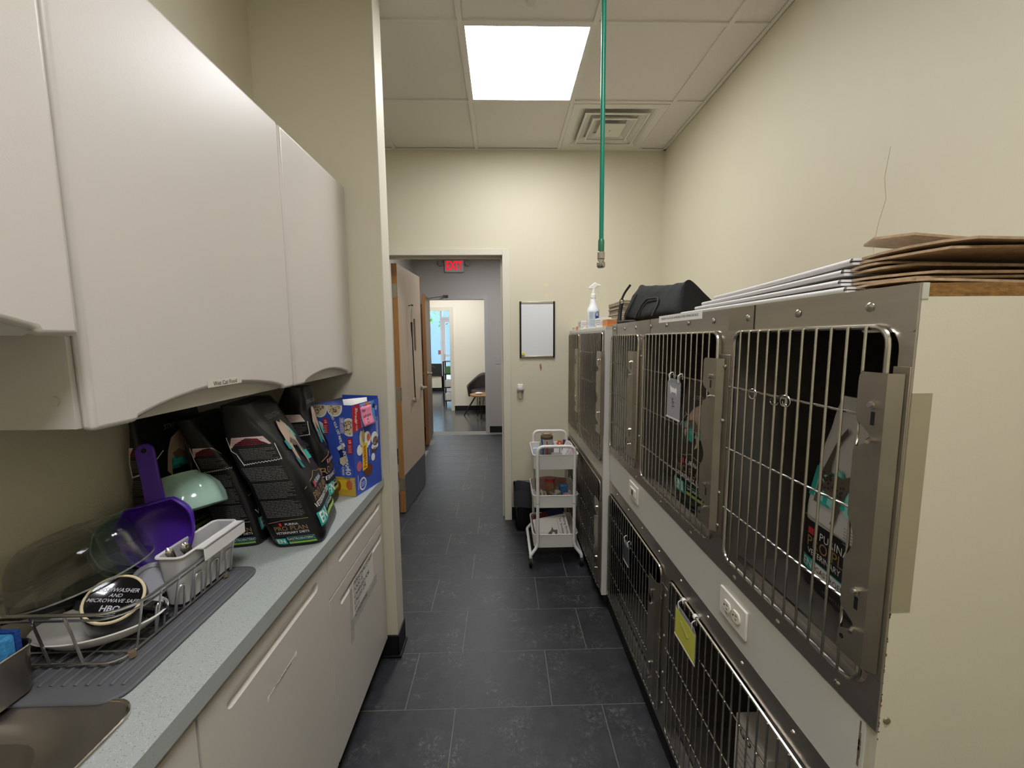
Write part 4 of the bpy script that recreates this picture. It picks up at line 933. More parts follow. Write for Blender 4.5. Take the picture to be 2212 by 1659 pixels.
# black soft duffel
nyl = M('black_nylon', '#0b0c0e', .8, bump=.3, bscale=90)
db = thing('duffel_bag', 'black soft nylon pet duffel slumped on the cage bank', 'bag', (.75, 1.78, 1.542))
ax0, ax1 = Vector((.700, 2.045, 0)), Vector((.765, 1.555, 0)); axd = (ax1 - ax0).normalized(); axn = Vector((-axd.y, axd.x, 0))
if axn.x < 0: axn = -axn
def duf(u, v):
    l = v; a = 2*math.pi*u; hgt = .198 - .018*math.sin(math.pi*l)**.6 - .040*l; wid = .120
    endk = min(1, min(l, 1-l)/.02); c, s_ = math.cos(a), math.sin(a)
    q = wid*sgnpow(c, .75); z = hgt/2 + hgt/2*sgnpow(s_, .48)
    q *= (1 - .74*(z/hgt)**1.1)*(.75 + .25*endk**.5)
    lean_ = max(0, l - .5)*.16*(z/hgt)
    p = ax0 + (ax1 - ax0)*l - axd*(lean_*1.2) + axn*q
    nv = mnoise.noise_vector(Vector((p.x*11, p.y*11, z*13)))*.009 + mnoise.noise_vector(Vector((p.x*30, p.y*30, z*30)))*.004
    return (p.x + nv.x, p.y + nv.y*.5, 1.542 + max(0.001, z + nv.z*(z/hgt)))
mbd = MB().grid(duf, 36, 26, cu=True); mbd.f.append(tuple(range(36))[::-1]); mbd.f.append(tuple(range(25*36, 26*36)))
mbd.build('bag_body', nyl, db, smooth=60)
def dside(l, z, off=.006):
    hgt = .198 - .018*math.sin(math.pi*l)**.6 - .040*l; q = -.120*(1 - .74*(z/hgt)**1.1) - off; p = ax0 + (ax1 - ax0)*l + axn*q; return (p.x, p.y, 1.542 + z)
MB().tube([dside(.12, z*.01, .004) for z in range(1, 15)], .0028, 6).build('piping', black, db)
MB().tube(fillet([dside(.34, .02), dside(.35, .08, .006), dside(.40, .105, .008), dside(.60, .100, .008), dside(.65, .07, .006), dside(.66, .02)], .03), .0045, 8).build('carry_handle', M('webbing', '#1d1d20', .7), db)
hd = [(ax0 + axn*(-.06) + Vector((-.02, .02, 0))), ]
MB().tube(fillet([(.640, 2.045, 1.735), (.618, 2.065, 1.70), (.602, 2.060, 1.665)], .02), .006, 8).build('strap_end', M('webbing', '#1d1d20', .7), db)
MB().tube([(.602 + .010*math.cos(t), 2.058, 1.655 + .014*math.sin(t)) for t in [i*.5 for i in range(13)]], .0022, 6).build('clip', M('clip_black', '#202022', .3, .5), db)
MB().tube(fillet([(.600, 2.058, 1.642), (.592, 2.050, 1.60), (.586, 2.035, 1.562), (.580, 2.03, 1.550), (.588, 1.96, 1.549), (.64, 1.90, 1.549)], .02), .010, 8).build('shoulder_strap', M('webbing', '#1d1d20', .7), db)
# stack of folded brown paper
ps = thing('paper_stack', 'stack of folded greyish brown paper towels behind the duffel', 'paper stack', (.80, 2.50, 1.532))
tow = M('towel_brown', '#a39682', .9, var='#8d7f6b', vscale=40)
for k in range(14):
    jx, jy = random.uniform(-.005, .005), random.uniform(-.005, .005); MB().box(.70 + jx, .93 + jx, 2.36 + jy, 2.69 + jy, 1.532 + k*.0115, 1.532 + k*.0115 + .0105).build('towel_fold', tow, ps, bevel=.003)
# spray bottle
sb = thing('spray_bottle', 'white trigger spray bottle with blue label standing among medicine boxes', 'spray bottle', (.592, 2.66, 1.532)); sx, sy, sz = .592, 2.66, 1.532
MB().lathe([(0, 0), (.036, 0), (.040, .006), (.040, .115), (.037, .130), (.026, .150), (.019, .172), (.016, .195), (.0145, .20), (0, .20)], 28, c=(sx, sy, sz)).build('bottle', M('bottle_white', '#e4e6e8', .3), sb)
def cylmap(r, z0): return lambda u, v: (sx + r*math.sin(u/r), sy - r*math.cos(u/r), sz + z0 + v)
cm = cylmap(.0405, 0)
put_rect(MB(), -.036, .006, .012, .112, cm, 10, 3).build('label_panel', M('label_pale', '#c3cfd8', .4), sb, smooth=0)
cm2 = cylmap(.0410, 0)
put_rect(MB(), .006, .034, .045, .085, cm2, 6, 2).build('blue_panel', M('label_blue', '#1e4fb0', .4), sb, smooth=0)
bl2 = MB().tube([cm2(.006 + .014 - .014*math.cos(a), .085 + .026*math.sin(a)) for a in [i*math.pi/10 for i in range(11)]], .0022, 6); bl2.build('blue_arch', M('label_blue', '#1e4fb0', .4), sb)
tx = MB(); put_lines(tx, -.033, -.008, .065, .108, 9, cm2, random.Random(3), .3); put_lines(tx, -.033, .012, .02, .06, 5, cm2, random.Random(5), .22); tx.build('small_print', M('ink_gray', '#6b7480', .6), sb, smooth=0)
MB().lathe([(.0155, .198), (.0175, .200), (.0175, .222), (.012, .226), (.010, .262), (0, .262)], 18, c=(sx, sy, sz)).build('collar', whitep, sb)
hdm = MB().prism([(-.030, .258), (-.026, .272), (.006, .298), (.014, .298), (.020, .290), (.046, .285), (.046, .276), (.022, .276), (.010, .258)], 'xz', sy - .009, sy + .009)
hdm.v = [(p[0] + sx, p[1], p[2] + sz) for p in hdm.v]; hdm.build('spray_head', whitep, sb, bevel=.003)
MB().tube(fillet([(sx + .022, sy, sz + .276), (sx + .032, sy, sz + .252), (sx + .046, sy, sz + .232)], .02), .0035, 8).build('trigger', whitep, sb)
# medicine boxes in front of the bottle
medw = M('med_white', '#e9e4dc', .5); medo = M('med_orange', '#d9884a', .5)
def medbox(label, x, y, w, d, h, m2=None, seed=0, yaw=0):
    t = thing('medicine_box', label, 'box', (x, y, 1.532), (0, 0, yaw), 'medicine boxes on the far bank')
    MB().box(-w/2, w/2, -d/2, d/2, 0, h).build('carton', medw, t, world=False, bevel=.001)
    fn = lambda u, v: (u, -d/2 - .0008, v); fx = lambda u, v: (-w/2 - .0008, -u, v); r = random.Random(seed)
    put_lines(MB(), -w*.42, w*.4, h*.35, h*.85, 3, fn, r, .25).build('end_print', M('ink_gray', '#6b7480', .6), t, world=False, smooth=0); put_lines(MB(), -d*.42, d*.4, h*.3, h*.85, 3, fx, r, .25).build('side_print', M('ink_gray', '#6b7480', .6), t, world=False, smooth=0)
    if m2: MB().box(-w/2 - .0006, w/2 + .0006, -d/2 - .0006, d/2 - d*.4, h*.05, h*.95).build('color_band', m2, t, world=False)
    return t
medbox('white medicine box with a red dot beside the spray bottle', .572, 2.855, .06, .11, .062, seed=1)
t = medbox('white medicine box on the aisle side of the paper stack', .600, 2.43, .06, .16, .060, seed=2)
medbox('orange and white medicine box at the near edge of the white bank', .580, 2.235, .05, .16, .042, medo, seed=3)
medbox('low flat white box at the far edge of the white bank', .556, 3.05, .04, .14, .026, seed=4)
medbox('small low box with an orange end beside the flat white one', .552, 2.95, .03, .05, .028, medo, seed=5)
for k, y in enumerate((2.74, 2.60, 2.37)):
    tag(MB().lathe([(0, 1.532), (.012, 1.532), (.013, 1.534), (.006, 1.537), (.006, 1.548), (.011, 1.550), (.011, 1.552), (0, 1.553)], 16, c=(.540, y, 0)).build('push_cap', whitep), ('small white cap on the bank edge next to the red dotted box', 'small white cap on the bank edge in front of the spray bottle', 'small white cap on the bank edge by the orange box')[k], 'cap', 'small caps on the bank edge')
# ================================================================ LEFT SIDE: CABINETS, COUNTER, SINK
XD = -.643
def arch_poly(y0, y1, z0, z1, a0, a1, ah, r=.006, n=14):
    P = [(y0, z0), (a0, z0)]
    P += [(a0 + .004, z0 + .008)] + [(a0 + .012 + (a1 - a0 - .024)*i/n, z0 + .010 + (ah - .010)*math.sin(math.pi*i/n)**.85) for i in range(n + 1)] + [(a1 - .004, z0 + .008), (a1, z0)]
    P += [(y1, z0), (y1, z1), (y0, z1)]
    return P
def upper_cab(label, y0, y1, z0, z1, xface, arch, doors=1, bev=.016):
    t = thing('wall_cabinet', label, 'cabinet', (XL, (y0+y1)/2, z0), group='wall cabinets')
    MB().box(XL, xface - .024, y0, y1, z0 + .004, z1).build('carcass', lam, t, bevel=.001)
    a0, a1, ah = arch
    d = MB().prism(arch_poly(y0 + .002, y1 - .002, z0, z1, a0, a1, ah), 'yz', xface - .022, xface).build('door', lam, t, bevel=bev, seg=4, smooth=50)
    d.modifiers['bevel'].limit_method = 'ANGLE'; d.modifiers['bevel'].angle_limit = math.radians(60)
    # scooped finger pull behind the arch
    def sc_(u, v):
        y = a0 + (a1 - a0)*u; zt = z0 + .004 + (ah + .004)*math.sin(math.pi*min(max(u, .001), .999))**.75
        return (xface - .006 - .016*(v**.6), y, zt - (zt - z0)*v)
    MB().grid(sc_, 20, 6).build('finger_pull', lam_in, d)
    return t, d
tN, dN = upper_cab('wall cabinet hung higher and prouder than its neighbours', .160, .612, 1.480, 2.12, -.612, (.215, .556, .034))
tW, dW = upper_cab('wide wall cabinet with a wet cat food label on its door', .640, 1.263, 1.331, 2.098, XD, (.722, 1.200, .040))
tR, dR = upper_cab('narrow wall cabinet against the end wall above the bags', 1.267, 1.762, 1.331, 2.098, XD, (1.334, 1.712, .034))
upper_cab('wall cabinet beside the raised one, behind the photographer', -.32, .155, 1.480, 2.12, -.612, (-.27, .10, .034))
MB().cyl((-.694, .640, 1.380), (-.694, .6375, 1.380), .0075, n=20).build('cover_cap', lam_in, tW)
lbw = MB().prism([(.895, 1.370), (1.010, 1.370), (1.010, 1.384), (.895, 1.384)], 'yz', XD, XD + .0008).build('label_tape', M('clear_tape', '#d6cfc2', .3), dW)
put_text(MB(), 'Wet Cat Food', lambda u, v: (XD + .0012, .952 + u, 1.377 + v), (0, 0), .0135, bold=.008).build('lettering', M('ink_brown', '#4a4038', .7), dW, smooth=0)
# ---------------- base cabinets
XB = -.545; ZB0, ZB1 = .100, .812
def pill_front(mb, y0, y1, z0, z1, p, x0, x1):
    ya, yb, za, zb = p; r = (zb - za)/2; zc = (za + zb)/2
    mb.box(x0, x1, y0, y1, z0, za); mb.box(x0, x1, y0, y1, zb, z1)
    L_ = [(y0, za), (ya + r, za)] + [(ya + r - r*math.sin(a), zc - r*math.cos(a)) for a in [math.pi*i/10 for i in range(1, 10)]] + [(ya + r, zb), (y0, zb)]
    R_ = [(y1, za), (y1, zb), (yb - r, zb)] + [(yb - r + r*math.sin(a), zc + r*math.cos(a)) for a in [math.pi*i/10 for i in range(1, 10)]] + [(yb - r, za)]
    mb.prism(L_, 'yz', x0, x1); mb.prism(R_, 'yz', x0, x1)
    mb.box(x0, x0 + .004, ya - .004, yb + .004, za - .002, zb + .002)
def front(parent, nm, y0, y1, z0, z1, p):
    mb = MB(); pill_front(mb, y0 + .0022, y1 - .0022, z0 + .0022, z1 - .0022, p, XB - .018, XB)
    return mb.build(nm, lam, parent, smooth=30)
def base_cab(label, y0, y1):
    t = thing('base_cabinet', label, 'cabinet', (XB, (y0+y1)/2, 0), group='base cabinets')
    MB().box(XL + .002, XB - .020, y0, y0 + .018, ZB0, .828).box(XL + .002, XB - .020, y1 - .018, y1, ZB0, .828).box(XL + .002, XB - .020, y0 + .018, y1 - .018, ZB0, ZB0 + .018).box(XB - .038, XB - .020, y0 + .018, y1 - .018, ZB0 + .018, .828).build('carcass', lam_in, t)
    MB().box(XL + .002, XB - .075, y0, y1, 0, ZB0).build('toe_kick', blackrub, t)
    return t
b0 = base_cab('base cabinet under the steel sink', .06, .658); front(b0, 'door', .06, .658, ZB0, ZB1, (.15, .57, .752, .776))
b1 = base_cab('wide base cabinet with one tall door and torn label tape', .660, 1.192); dd = front(b1, 'door', .660, 1.192, ZB0, ZB1, (.733, 1.127, .747, .777))
b2 = base_cab('narrow base cabinet with a drawer over a door carrying a paper note', 1.194, 1.756); front(b2, 'drawer', 1.194, 1.756, .668, ZB1, (1.276, 1.722, .742, .771)); dn = front(b2, 'door', 1.194, 1.756, ZB0, .666, (1.272, 1.728, .595, .624))
MB().box(XB - .02, XB - .006, 1.756, 1.765, ZB0, .828).build('filler_strip', lam, b2)
base_cab('base cabinet at the camera end of the counter run', -1.0, .058)
tp = MB().prism([(.858, .653), (.862, .658), (.985, .664), (.989, .660), (.984, .655)], 'yz', XB, XB + .0006).build('label_tape', M('clear_tape2', '#d3ccc0', .35), dd)
put_text(MB(), 'Wet Canine Food', lambda u, v: (XB + .0009, .923 + u, .6585 + v), (0, 0), .010).build('lettering', M('ink_brown', '#4a4038', .7), dd, smooth=0)
for yy, zz_ in ((.860, .655), (.986, .662)): MB().prism([(yy - .004, zz_ - .006), (yy + .004, zz_ - .003), (yy + .003, zz_ + .006), (yy - .003, zz_ + .004)], 'yz', XB + .0006, XB + .0012).build('tape_end', paper, dd)
# note taped on the narrow door
nt_ = thing('paper_note', 'handwritten paper note taped to the narrow base cabinet door', 'note', (XB, 1.47, .42))
MB().prism([(1.372, .472), (1.600, .472), (1.604, .612), (1.376, .610)], 'yz', XB + .0004, XB + .0010).build('sheet', M('note_paper', '#e2ded6', .6), nt_)
MB().prism([(1.352, .445), (1.640, .452), (1.640, .490), (1.352, .484)], 'yz', XB + .0011, XB + .0014).build('tape', M('tape_gray', '#d9d5cd', .2, alpha=.28), nt_)
MB().prism([(1.340, .400), (1.372, .400), (1.378, .612), (1.352, .610)], 'yz', XB + .0003, XB + .0006).build('tape', M('tape_gray', '#d9d5cd', .2, alpha=.28), nt_)
ink2 = M('marker_dark', '#4a4844', .7); tx = MB()
for k, (s_, sz_) in enumerate((('PERSONAL/STAFF', .026), ('FOOD IS', .024), ('CHARGED FOR', .024), ('UNLESS DR.', .024), ('SAYS', .022), ('OTHERWISE', .024))):
    put_text(tx, s_, lambda u, v: (XB + .0016, 1.385 + u, .597 - k*.0235 + v), (0, 0), sz_, align='LEFT', bold=.006, shear=.15)
tx.build('handwriting', ink2, nt_, smooth=0)
# ---------------- countertop with sink cut-out
ZK = .868; SX0, SX1, SY0, SY1 = -.945, -.635, .16, .612
ct = thing('countertop', 'grey speckled solid surface countertop with a square front edge', 'countertop', (-.76, .4, .83))
MB().box(XL, -.533, SY1, 1.765, .830, ZK).box(XL, -.533, -1.0, SY0, .830, ZK).box(XL, SX0, SY0, SY1, .830, ZK).box(SX1, -.533, SY0, SY1, .830, ZK).build('slab', counterm, ct, smooth=0)
MB().box(XL, -.536, 1.758, 1.765, ZK, .965).build('side_splash', M('splash_white', '#cfccc2', .4), ct, bevel=.001)
sk = thing('sink', 'stainless drop-in sink with a bright rolled rim', 'sink', (-.79, .39, .70))
ssteel = M('sink_steel', '#c4beb7', .38, 1.0, var='#aaa49d', vscale=6, vamt=.7, rvar=.06)
def rloop(x0, x1, y0, y1, r, z, n=6): return [(p[0], p[1], z) for p in rrect(x0, x1, y0, y1, r, n)]
loops = [rloop(SX0 - .02, SX1 + .026, SY0 - .02, SY1 + .026, .045, ZK + .001), rloop(SX0 - .018, SX1 + .024, SY0 - .018, SY1 + .024, .044, ZK + .004), rloop(SX0 - .008, SX1 + .012, SY0 - .008, SY1 + .012, .042, ZK + .003), rloop(SX0 + .012, SX1 - .032, SY0 + .015, SY1 - .018, .055, ZK - .001), rloop(SX0 + .02, SX1 - .046, SY0 + .025, SY1 - .034, .07, ZK - .010), rloop(SX0 + .025, SX1 - .054, SY0 + .03, SY1 - .042, .07, ZK - .10), rloop(SX0 + .04, SX1 - .07, SY0 + .045, SY1 - .06, .06, ZK - .165)]
mbs = MB(); nL = len(loops[0])
for lp in loops: mbs.v += lp
for k in range(len(loops) - 1):
    for i in range(nL): mbs.f.append((k*nL + i, k*nL + (i+1) % nL, (k+1)*nL + (i+1) % nL, (k+1)*nL + i))
mbs.f.append(tuple(range((len(loops)-1)*nL, len(loops)*nL)))
mbs.build('basin', ssteel, sk, smooth=50)
rimp = rloop(SX0 - .019, SX1 + .025, SY0 - .019, SY1 + .025, .045, ZK + .003)
MB().tube(rimp, .0035, 8, closed=True).build('rim', M('rim_steel', '#d5d0c6', .16, 1.0), sk)
MB().lathe([(.042, ZK - .163), (.036, ZK - .160), (.030, ZK - .164), (0, ZK - .164)], 24, c=(-.82, .34, 0)).build('drain', nickel, sk)
# ---------------- drying mat with ribs
mt = thing('drying_mat', 'grey ribbed silicone drying mat under the dish rack', 'mat', (-.81, .83, ZK))
matg = M('mat_gray', '#5b5c5f', .55)
MB().prism(rrect(-.978, -.648, .628, 1.040, .035, 6), 'xy', ZK + .001, ZK + .008).build('sheet', matg, mt, bevel=.003)
rib = None
for k in range(15):
    x = -.668 - k*.0205; ya = .655 if k else .67
    if rib is None: rib = MB().tube([(x, ya - .006, ZK + .0065), (x, ya, ZK + .0085), (x, 1.005, ZK + .0085), (x, 1.012, ZK + .0065)], .0042, 8).build('rib', matg, mt); x00 = x
    else: dup_mesh(rib, mt, (x - x00, 0, 0))
# ================================================================ ON THE COUNTER
make_bag('black bag of pet food standing in front beside the blue box', Bag((-.622, 1.262, ZK + .001), .20, .225, .135, .425, lean=.36, seed=21, topbend=.0, crumple=.014, topd=.42, taper=.5))
make_bag('black bag of pet food leaning against the standing one, behind the caddy', Bag((-.788, 1.252, ZK + .001), .16, .21, .115, .385, lean=.25, seed=22, topbend=.2, crumple=.012, topd=.3))
make_bag('black bag of pet food squeezed between the front bag and blue box', Bag((-.690, 1.462, ZK + .001), .12, .12, .13, .44, lean=.14, seed=23, topbend=-.25, crumple=.016, tw=.70, topd=.38, taper=.45))
make_bag('black bag of pet food slumped at the back wall behind the bowls', Bag((-.945, 1.160, ZK + .001), -.03, .225, .050, .42, lean=.0, leany=-.03, seed=24, topbend=.0, crumple=.009), side=True)
# ---------------- blue multipack box, open top, standing on end
bx = thing('can_multipack', 'blue open topped cat food multipack box with a pink sticky note', 'box', (-.572, 1.530, ZK + .001), (0, 0, math.radians(-14)))
BW, BL, BH = .172, .188, .358
blue = M('box_blue', '#3750b0', .42, var='#3d58b8', vscale=6); kin = M('box_inside', '#5f6fb8', .6)
def quadbox(nm, x0, x1, y0, y1, z0, z1, m): return MB().box(x0, x1, y0, y1, z0, z1).build(nm, m, bx, world=False)
quadbox('left_panel', -BW, 0, 0, .002, 0, BH, blue); quadbox('front_panel', -.002, 0, .002, BL, 0, BH, blue); quadbox('back_panel', -BW, -BW + .002, .002, BL, 0, BH + .0, blue); quadbox('far_panel', -BW + .002, -.002, BL - .002, BL, 0, BH + .012, blue); quadbox('bottom', -BW + .002, -.002, .002, BL - .002, .001, .003, kin)
MB().add([(-BW + .002, .004, BH), (-BW + .002, BL - .006, BH), (-BW + .055, BL - .006, BH - .030), (-BW + .055, .004, BH - .030)], [(0, 1, 2, 3)]).build('inner_flap', kin, bx, world=False, solid=.001)
MB().add([(-.06, .05, BH - .05), (-.02, .14, BH - .05), (-.03, .15, BH + .010), (-.08, .06, BH + .012)], [(0, 1, 2, 3)]).build('white_slip', paper, bx, world=False, solid=.001)
L1 = lambda o_: (lambda u, v: (u - BW, -o_, v)); R1 = lambda o_: (lambda u, v: (o_, u, v))
pb = dict(red='#b3202c', gold='#c9a53a', white='#e9e6e0', yellow='#e6c52a', sky='#5b9ed0', navy='#1d2a66', brown='#6b3f26', cream='#d8cba8', lilac='#8f8bc4', orange='#cf6a3a', blue2='#4661c4', green='#7f9a5a', pink='#c06a80')
pbm = {k: M('boxprint_' + k, c, .45) for k, c in pb.items()}
def bp(mb, nm, k): return mb.build(nm, pbm[k], bx, world=False, smooth=0)
# left panel (towards the sink)
fnl = L1(.0006); fnl2 = L1(.0011); fnl3 = L1(.0016)
rn = random.Random(9)
for (cu_, cv_) in ((.032, BH - .015), (.098, BH - .010), (.020, BH - .10), (.158, BH - .085)):
    ru = min(.034, BW - cu_ - .001, cu_ - .001) if cu_ > .14 or cu_ < .03 else .034
    def clipd(r_): return [(max(.001, min(BW - .0005, cu_ + r_*math.cos(2*math.pi*i/22))), min(BH - .001, cv_ + r_*1.05*math.sin(2*math.pi*i/22))) for i in range(22)]
    bp(put_poly(MB(), clipd(.034), fnl), 'plate_picture', 'white'); bp(put_poly(MB(), clipd(.029), fnl2), 'food_picture', 'cream')
    sp_ = MB()
    for k in range(36):
        a, r_ = rn.random()*6.28, .026*rn.random()**.5; u_, v_ = cu_ + r_*math.cos(a), cv_ + r_*math.sin(a)
        if .003 < u_ < BW - .003 and v_ < BH - .004: put_poly(sp_, [(u_ - .003, v_ - .001), (u_ + .002, v_ - .002), (u_ + .003, v_ + .001), (u_ - .002, v_ + .002)], fnl3)
    bp(sp_, 'food_flecks', 'brown')
for (u0, v0, k) in ((.045, BH - .115, 'red'), (.117, BH - .110, 'lilac'), (.146, BH - .190, 'red')):
    bp(put_rect(MB(), u0, u0 + .022, v0, v0 + .062, fnl2, 2, 2), 'flavor_tag', k); bp(put_text(MB(), '10', fnl3, (u0 + .011, v0 + .050), .016, rot=math.radians(-80), bold=.02), 'count', 'white')
    mb = MB(); put_lines(mb, u0 + .004, u0 + .018, v0 + .004, v0 + .036, 5, fnl3, rn, .25); bp(mb, 'small_print', 'white')
tx = 'FEED YOUR CAT MEALTIME EXCITEMENT!'; mb = MB()
for i, chh in enumerate(tx):
    t = i/(len(tx)-1); v_ = BH*.90 - t*BH*.585; u_ = .082 + .040*math.sin(t*2.2)*(1 if t < .6 else 1) - .000; ang = -math.pi/2 + .33*math.cos(t*2.6) - .05
    if chh != ' ': put_text(mb, chh, fnl2, (u_ + .035*max(0, t - .55)*1.6, v_), .0125 + .007*t, rot=ang, bold=.02)
bp(mb, 'slogan', 'white')
bp(put_poly(MB(), [(.100, .185), (.135, .205), (.140, .165), (.140, .130), (.122, .118), (.104, .128), (.112, .160)], fnl), 'cat_silhouette', 'navy'); bp(put_poly(MB(), [(.110, .150), (.138, .162), (.140, .135), (.124, .120), (.110, .130)], fnl2), 'cat_face', 'cream'); bp(put_poly(MB(), [(.100, .192), (.132, .212), (.137, .198), (.106, .180)], fnl2), 'swoosh', 'white')
bp(put_disc(MB(), .138, .098, .029, .030, fnl, 24), 'count_disc', 'blue2'); bp(put_text(MB(), '40', fnl2, (.143, .100), .032, rot=math.radians(-90), bold=.02), 'count_number', 'white'); bp(put_text(MB(), 'CANS', fnl2, (.122, .100), .013, rot=math.radians(-90), bold=.02), 'count_word', 'white')
bp(put_rect(MB(), 0, BW, 0, .076, fnl, 3, 3), 'gold_panel', 'gold'); bp(put_rect(MB(), .088, .142, .026, .064, fnl2, 3, 3), 'can_picture', 'yellow'); bp(put_disc(MB(), .146, .045, .014, .020, fnl3, 18), 'can_end', 'orange'); bp(put_disc(MB(), .085, .040, .024, .026, fnl2, 18), 'meat_picture', 'red')
mb = MB(); put_lines(mb, .150, .170, .036, .072, 6, fnl3, rn, .3); bp(mb, 'side_print', 'white')
# front panel (towards the aisle)
fr_ = R1(.0006); fr2 = R1(.0011); fr3 = R1(.0016); fr4 = R1(.0021)
bp(put_poly(MB(), [(0, BH*.70), (.055, BH*.725), (.047, BH), (0, BH*.985)], fr_), 'red_panel', 'red'); bp(put_text(MB(), 'Shreds', fr2, (.024, BH*.885), .021, rot=math.radians(-97), bold=.01, shear=.2), 'range_name', 'white'); bp(put_text(MB(), '10 OZ.', fr2, (.024, BH*.765), .015, rot=math.radians(-90)), 'weight', 'white')
for k, (u0, u1, cc) in enumerate(((.050, .088, 'lilac'), (.088, .122, 'orange'), (.122, .152, 'sky'))): bp(put_poly(MB(), [(u0 + .005, BH*.725), (u1 + .005, BH*.74), (u1, BH*.995), (u0, BH*.99)], fr_), 'flavor_panel', cc)
for k, (u0, cc) in enumerate(((.058, 'white'), (.098, 'white'), (.136, 'navy'))): bp(put_poly(MB(), [(u0, BH*.92), (u0 + .010, BH*.97), (u0 + .024, BH*.93), (u0 + .014, BH*.90)], fr2), 'fish_picture', cc)
bp(put_text(MB(), '40', fr2, (.166, BH*.90), .020, rot=math.radians(90)), 'count_number', 'white'); mb = MB()
for k in range(3): put_lines(mb, BH*.56, BH*.80, 0, .006, 1, lambda u, v: fr2(.158 + k*.006 + v, u), rn, .4)
bp(mb, 'small_print', 'white')
bt = put_text(MB(), 'Variety Pack Meaty Favorites', fr2, (.092, BH*1.0 - .006), .007); bp(bt, 'top_print', 'white')
burst = MB()
for k in range(40):
    a = 2*math.pi*k/40; r0, r1_ = .085, .098 + .012*(k % 2); put_poly(burst, [(.090 + r0*.74*math.cos(a), .150 + r0*math.sin(a)), (.090 + r1_*.74*math.cos(a - .02), .150 + r1_*math.sin(a - .02)), (.090 + r1_*.74*math.cos(a + .02), .150 + r1_*math.sin(a + .02))], fr_)
bp(burst, 'sunburst', 'blue2')
bp(put_disc(MB(), .090, .205, .026, .034, fr2, 18), 'plate_picture', 'white'); bp(put_disc(MB(), .100, .212, .012, .016, fr3, 14), 'food_picture', 'orange')
for (u_, v_, w_, h_, k) in ((.052, .215, .014, .034, 'cream'), (.066, .220, .010, .030, 'gold'), (.038, .175, .020, .022, 'white'), (.030, .112, .018, .020, 'pink'), (.144, .200, .026, .026, 'white'), (.150, .185, .022, .020, 'brown'), (.144, .165, .026, .014, 'white'), (.142, .150, .020, .010, 'brown'), (.090, .080, .030, .026, 'brown'), (.100, .084, .012, .012, 'orange'), (.128, .122, .014, .016, 'white')):
    bp(put_disc(MB(), u_, v_, w_, h_, fr2, 14), 'food_picture', k)
bp(put_poly(MB(), [(.050, .085), (.084, .092), (.088, .195), (.054, .190)], fr3), 'logo_plate', 'yellow'); bp(put_text(MB(), 'Friskies', fr4, (.069, .140), .030, rot=math.radians(92), bold=.012), 'logo', 'red')
bp(put_poly(MB(), [(.094, .115), (.106, .117), (.108, .180), (.096, .178)], fr3), 'range_plate', 'blue2'); bp(put_text(MB(), 'SURFIN', fr4, (.101, .148), .009, rot=math.radians(92), bold=.01), 'range_word', 'white')
bp(put_disc(MB(), .048, .036, .024, .026, fr2, 22), 'seal', 'white'); bp(put_disc(MB(), .048, .036, .018, .020, fr3, 22), 'seal_core', 'blue2'); mb = MB(); put_lines(mb, .034, .062, .026, .046, 3, fr4, rn, .3); bp(mb, 'seal_print', 'white')
mb = MB(); put_lines(mb, .020, .080, 0, .006, 1, lambda u, v: fr2(.014 + v, u), rn, .4); bp(mb, 'side_print', 'white')
# sticky note
sn = thing('sticky_note', 'pink sticky note with handwriting on the blue multipack box', 'note', (-.53, 1.61, ZK + .25))
rz = Matrix.Translation((-.572, 1.530, ZK + .001)) @ Matrix.Rotation(math.radians(-14), 4, 'Z')
def snf(off): return lambda u, v: tuple(rz @ Vector((.003 + off + .010*max(0, (.055 - v)/.055)**2, .052 + u + .008*(1 - v/.075), BH*.72 + .006 + v)))
put_rect(MB(), 0, .075, 0, .078, snf(0), 6, 8).build('note', M('sticky_pink', '#f090ae', .6), sn, solid=.0006)
mb = MB()
for (s_, u_, v_, z_) in (('for', .020, .062, .020), ('adriana', .036, .040, .019)): put_text(mb, s_, snf(.0012), (u_, v_), z_, rot=math.radians(3), shear=.15)
mb.tube([snf(.0012)(.036 + .007*math.cos(a), .016 + .006*math.sin(a)) for a in [math.pi + i*math.pi/8 for i in range(9)]], .0007, 5); mb.tube([snf(.0012)(.033, .022), snf(.0012)(.033, .027)], .0008, 5); mb.tube([snf(.0012)(.039, .022), snf(.0012)(.039, .027)], .0008, 5)
mb.build('handwriting', M('marker', '#26262a', .7), sn, smooth=0)
# ---------------- wire dish rack
wirem = M('rack_wire', '#c6c5c6', .28, 1.0)
dr = thing('dish_rack', 'chrome wire dish rack standing on the grey ribbed mat', 'dish rack', (-.83, .86, ZK + .01))
Zb, Zr = ZK + .0195, .985
bx0, bx1, by0, by1 = -.955, -.706, .700, 1.005; tx0, tx1, ty0, ty1 = -.978, -.684, .696, 1.035
MB().tube([(p[0], p[1], Zb) for p in rrect(bx0, bx1, by0, by1, .03)], .0024, 8, closed=True).build('base_loop', wirem, dr)
rail = lambda z, g: [(p[0], p[1], z) for p in fillet2(g)]
def fillet2(g):
    base = rrect(tx0 + g, tx1 - g, ty0 + g, ty1 - g, .055, 8); out = []
    for i in range(len(base)):
        a, b = Vector(base[i] + (0,)), Vector(base[(i+1) % len(base)] + (0,)); n_ = max(1, int((b-a).length/.05))
        for k in range(n_): q = a.lerp(b, k/n_); out.append((q.x, q.y))
    return out
MB().tube(rail(Zr, 0), .0032, 8, closed=True).build('top_rail', wirem, dr)
MB().tube(rail(Zr - .013, .004), .0022, 8, closed=True).build('second_rail', wirem, dr)
for k in range(9):
    y = by0 + .03 + k*.031
    MB().tube([(bx0, y, Zb), (bx1, y, Zb)], .0016, 6).build('base_wire', wirem, dr)
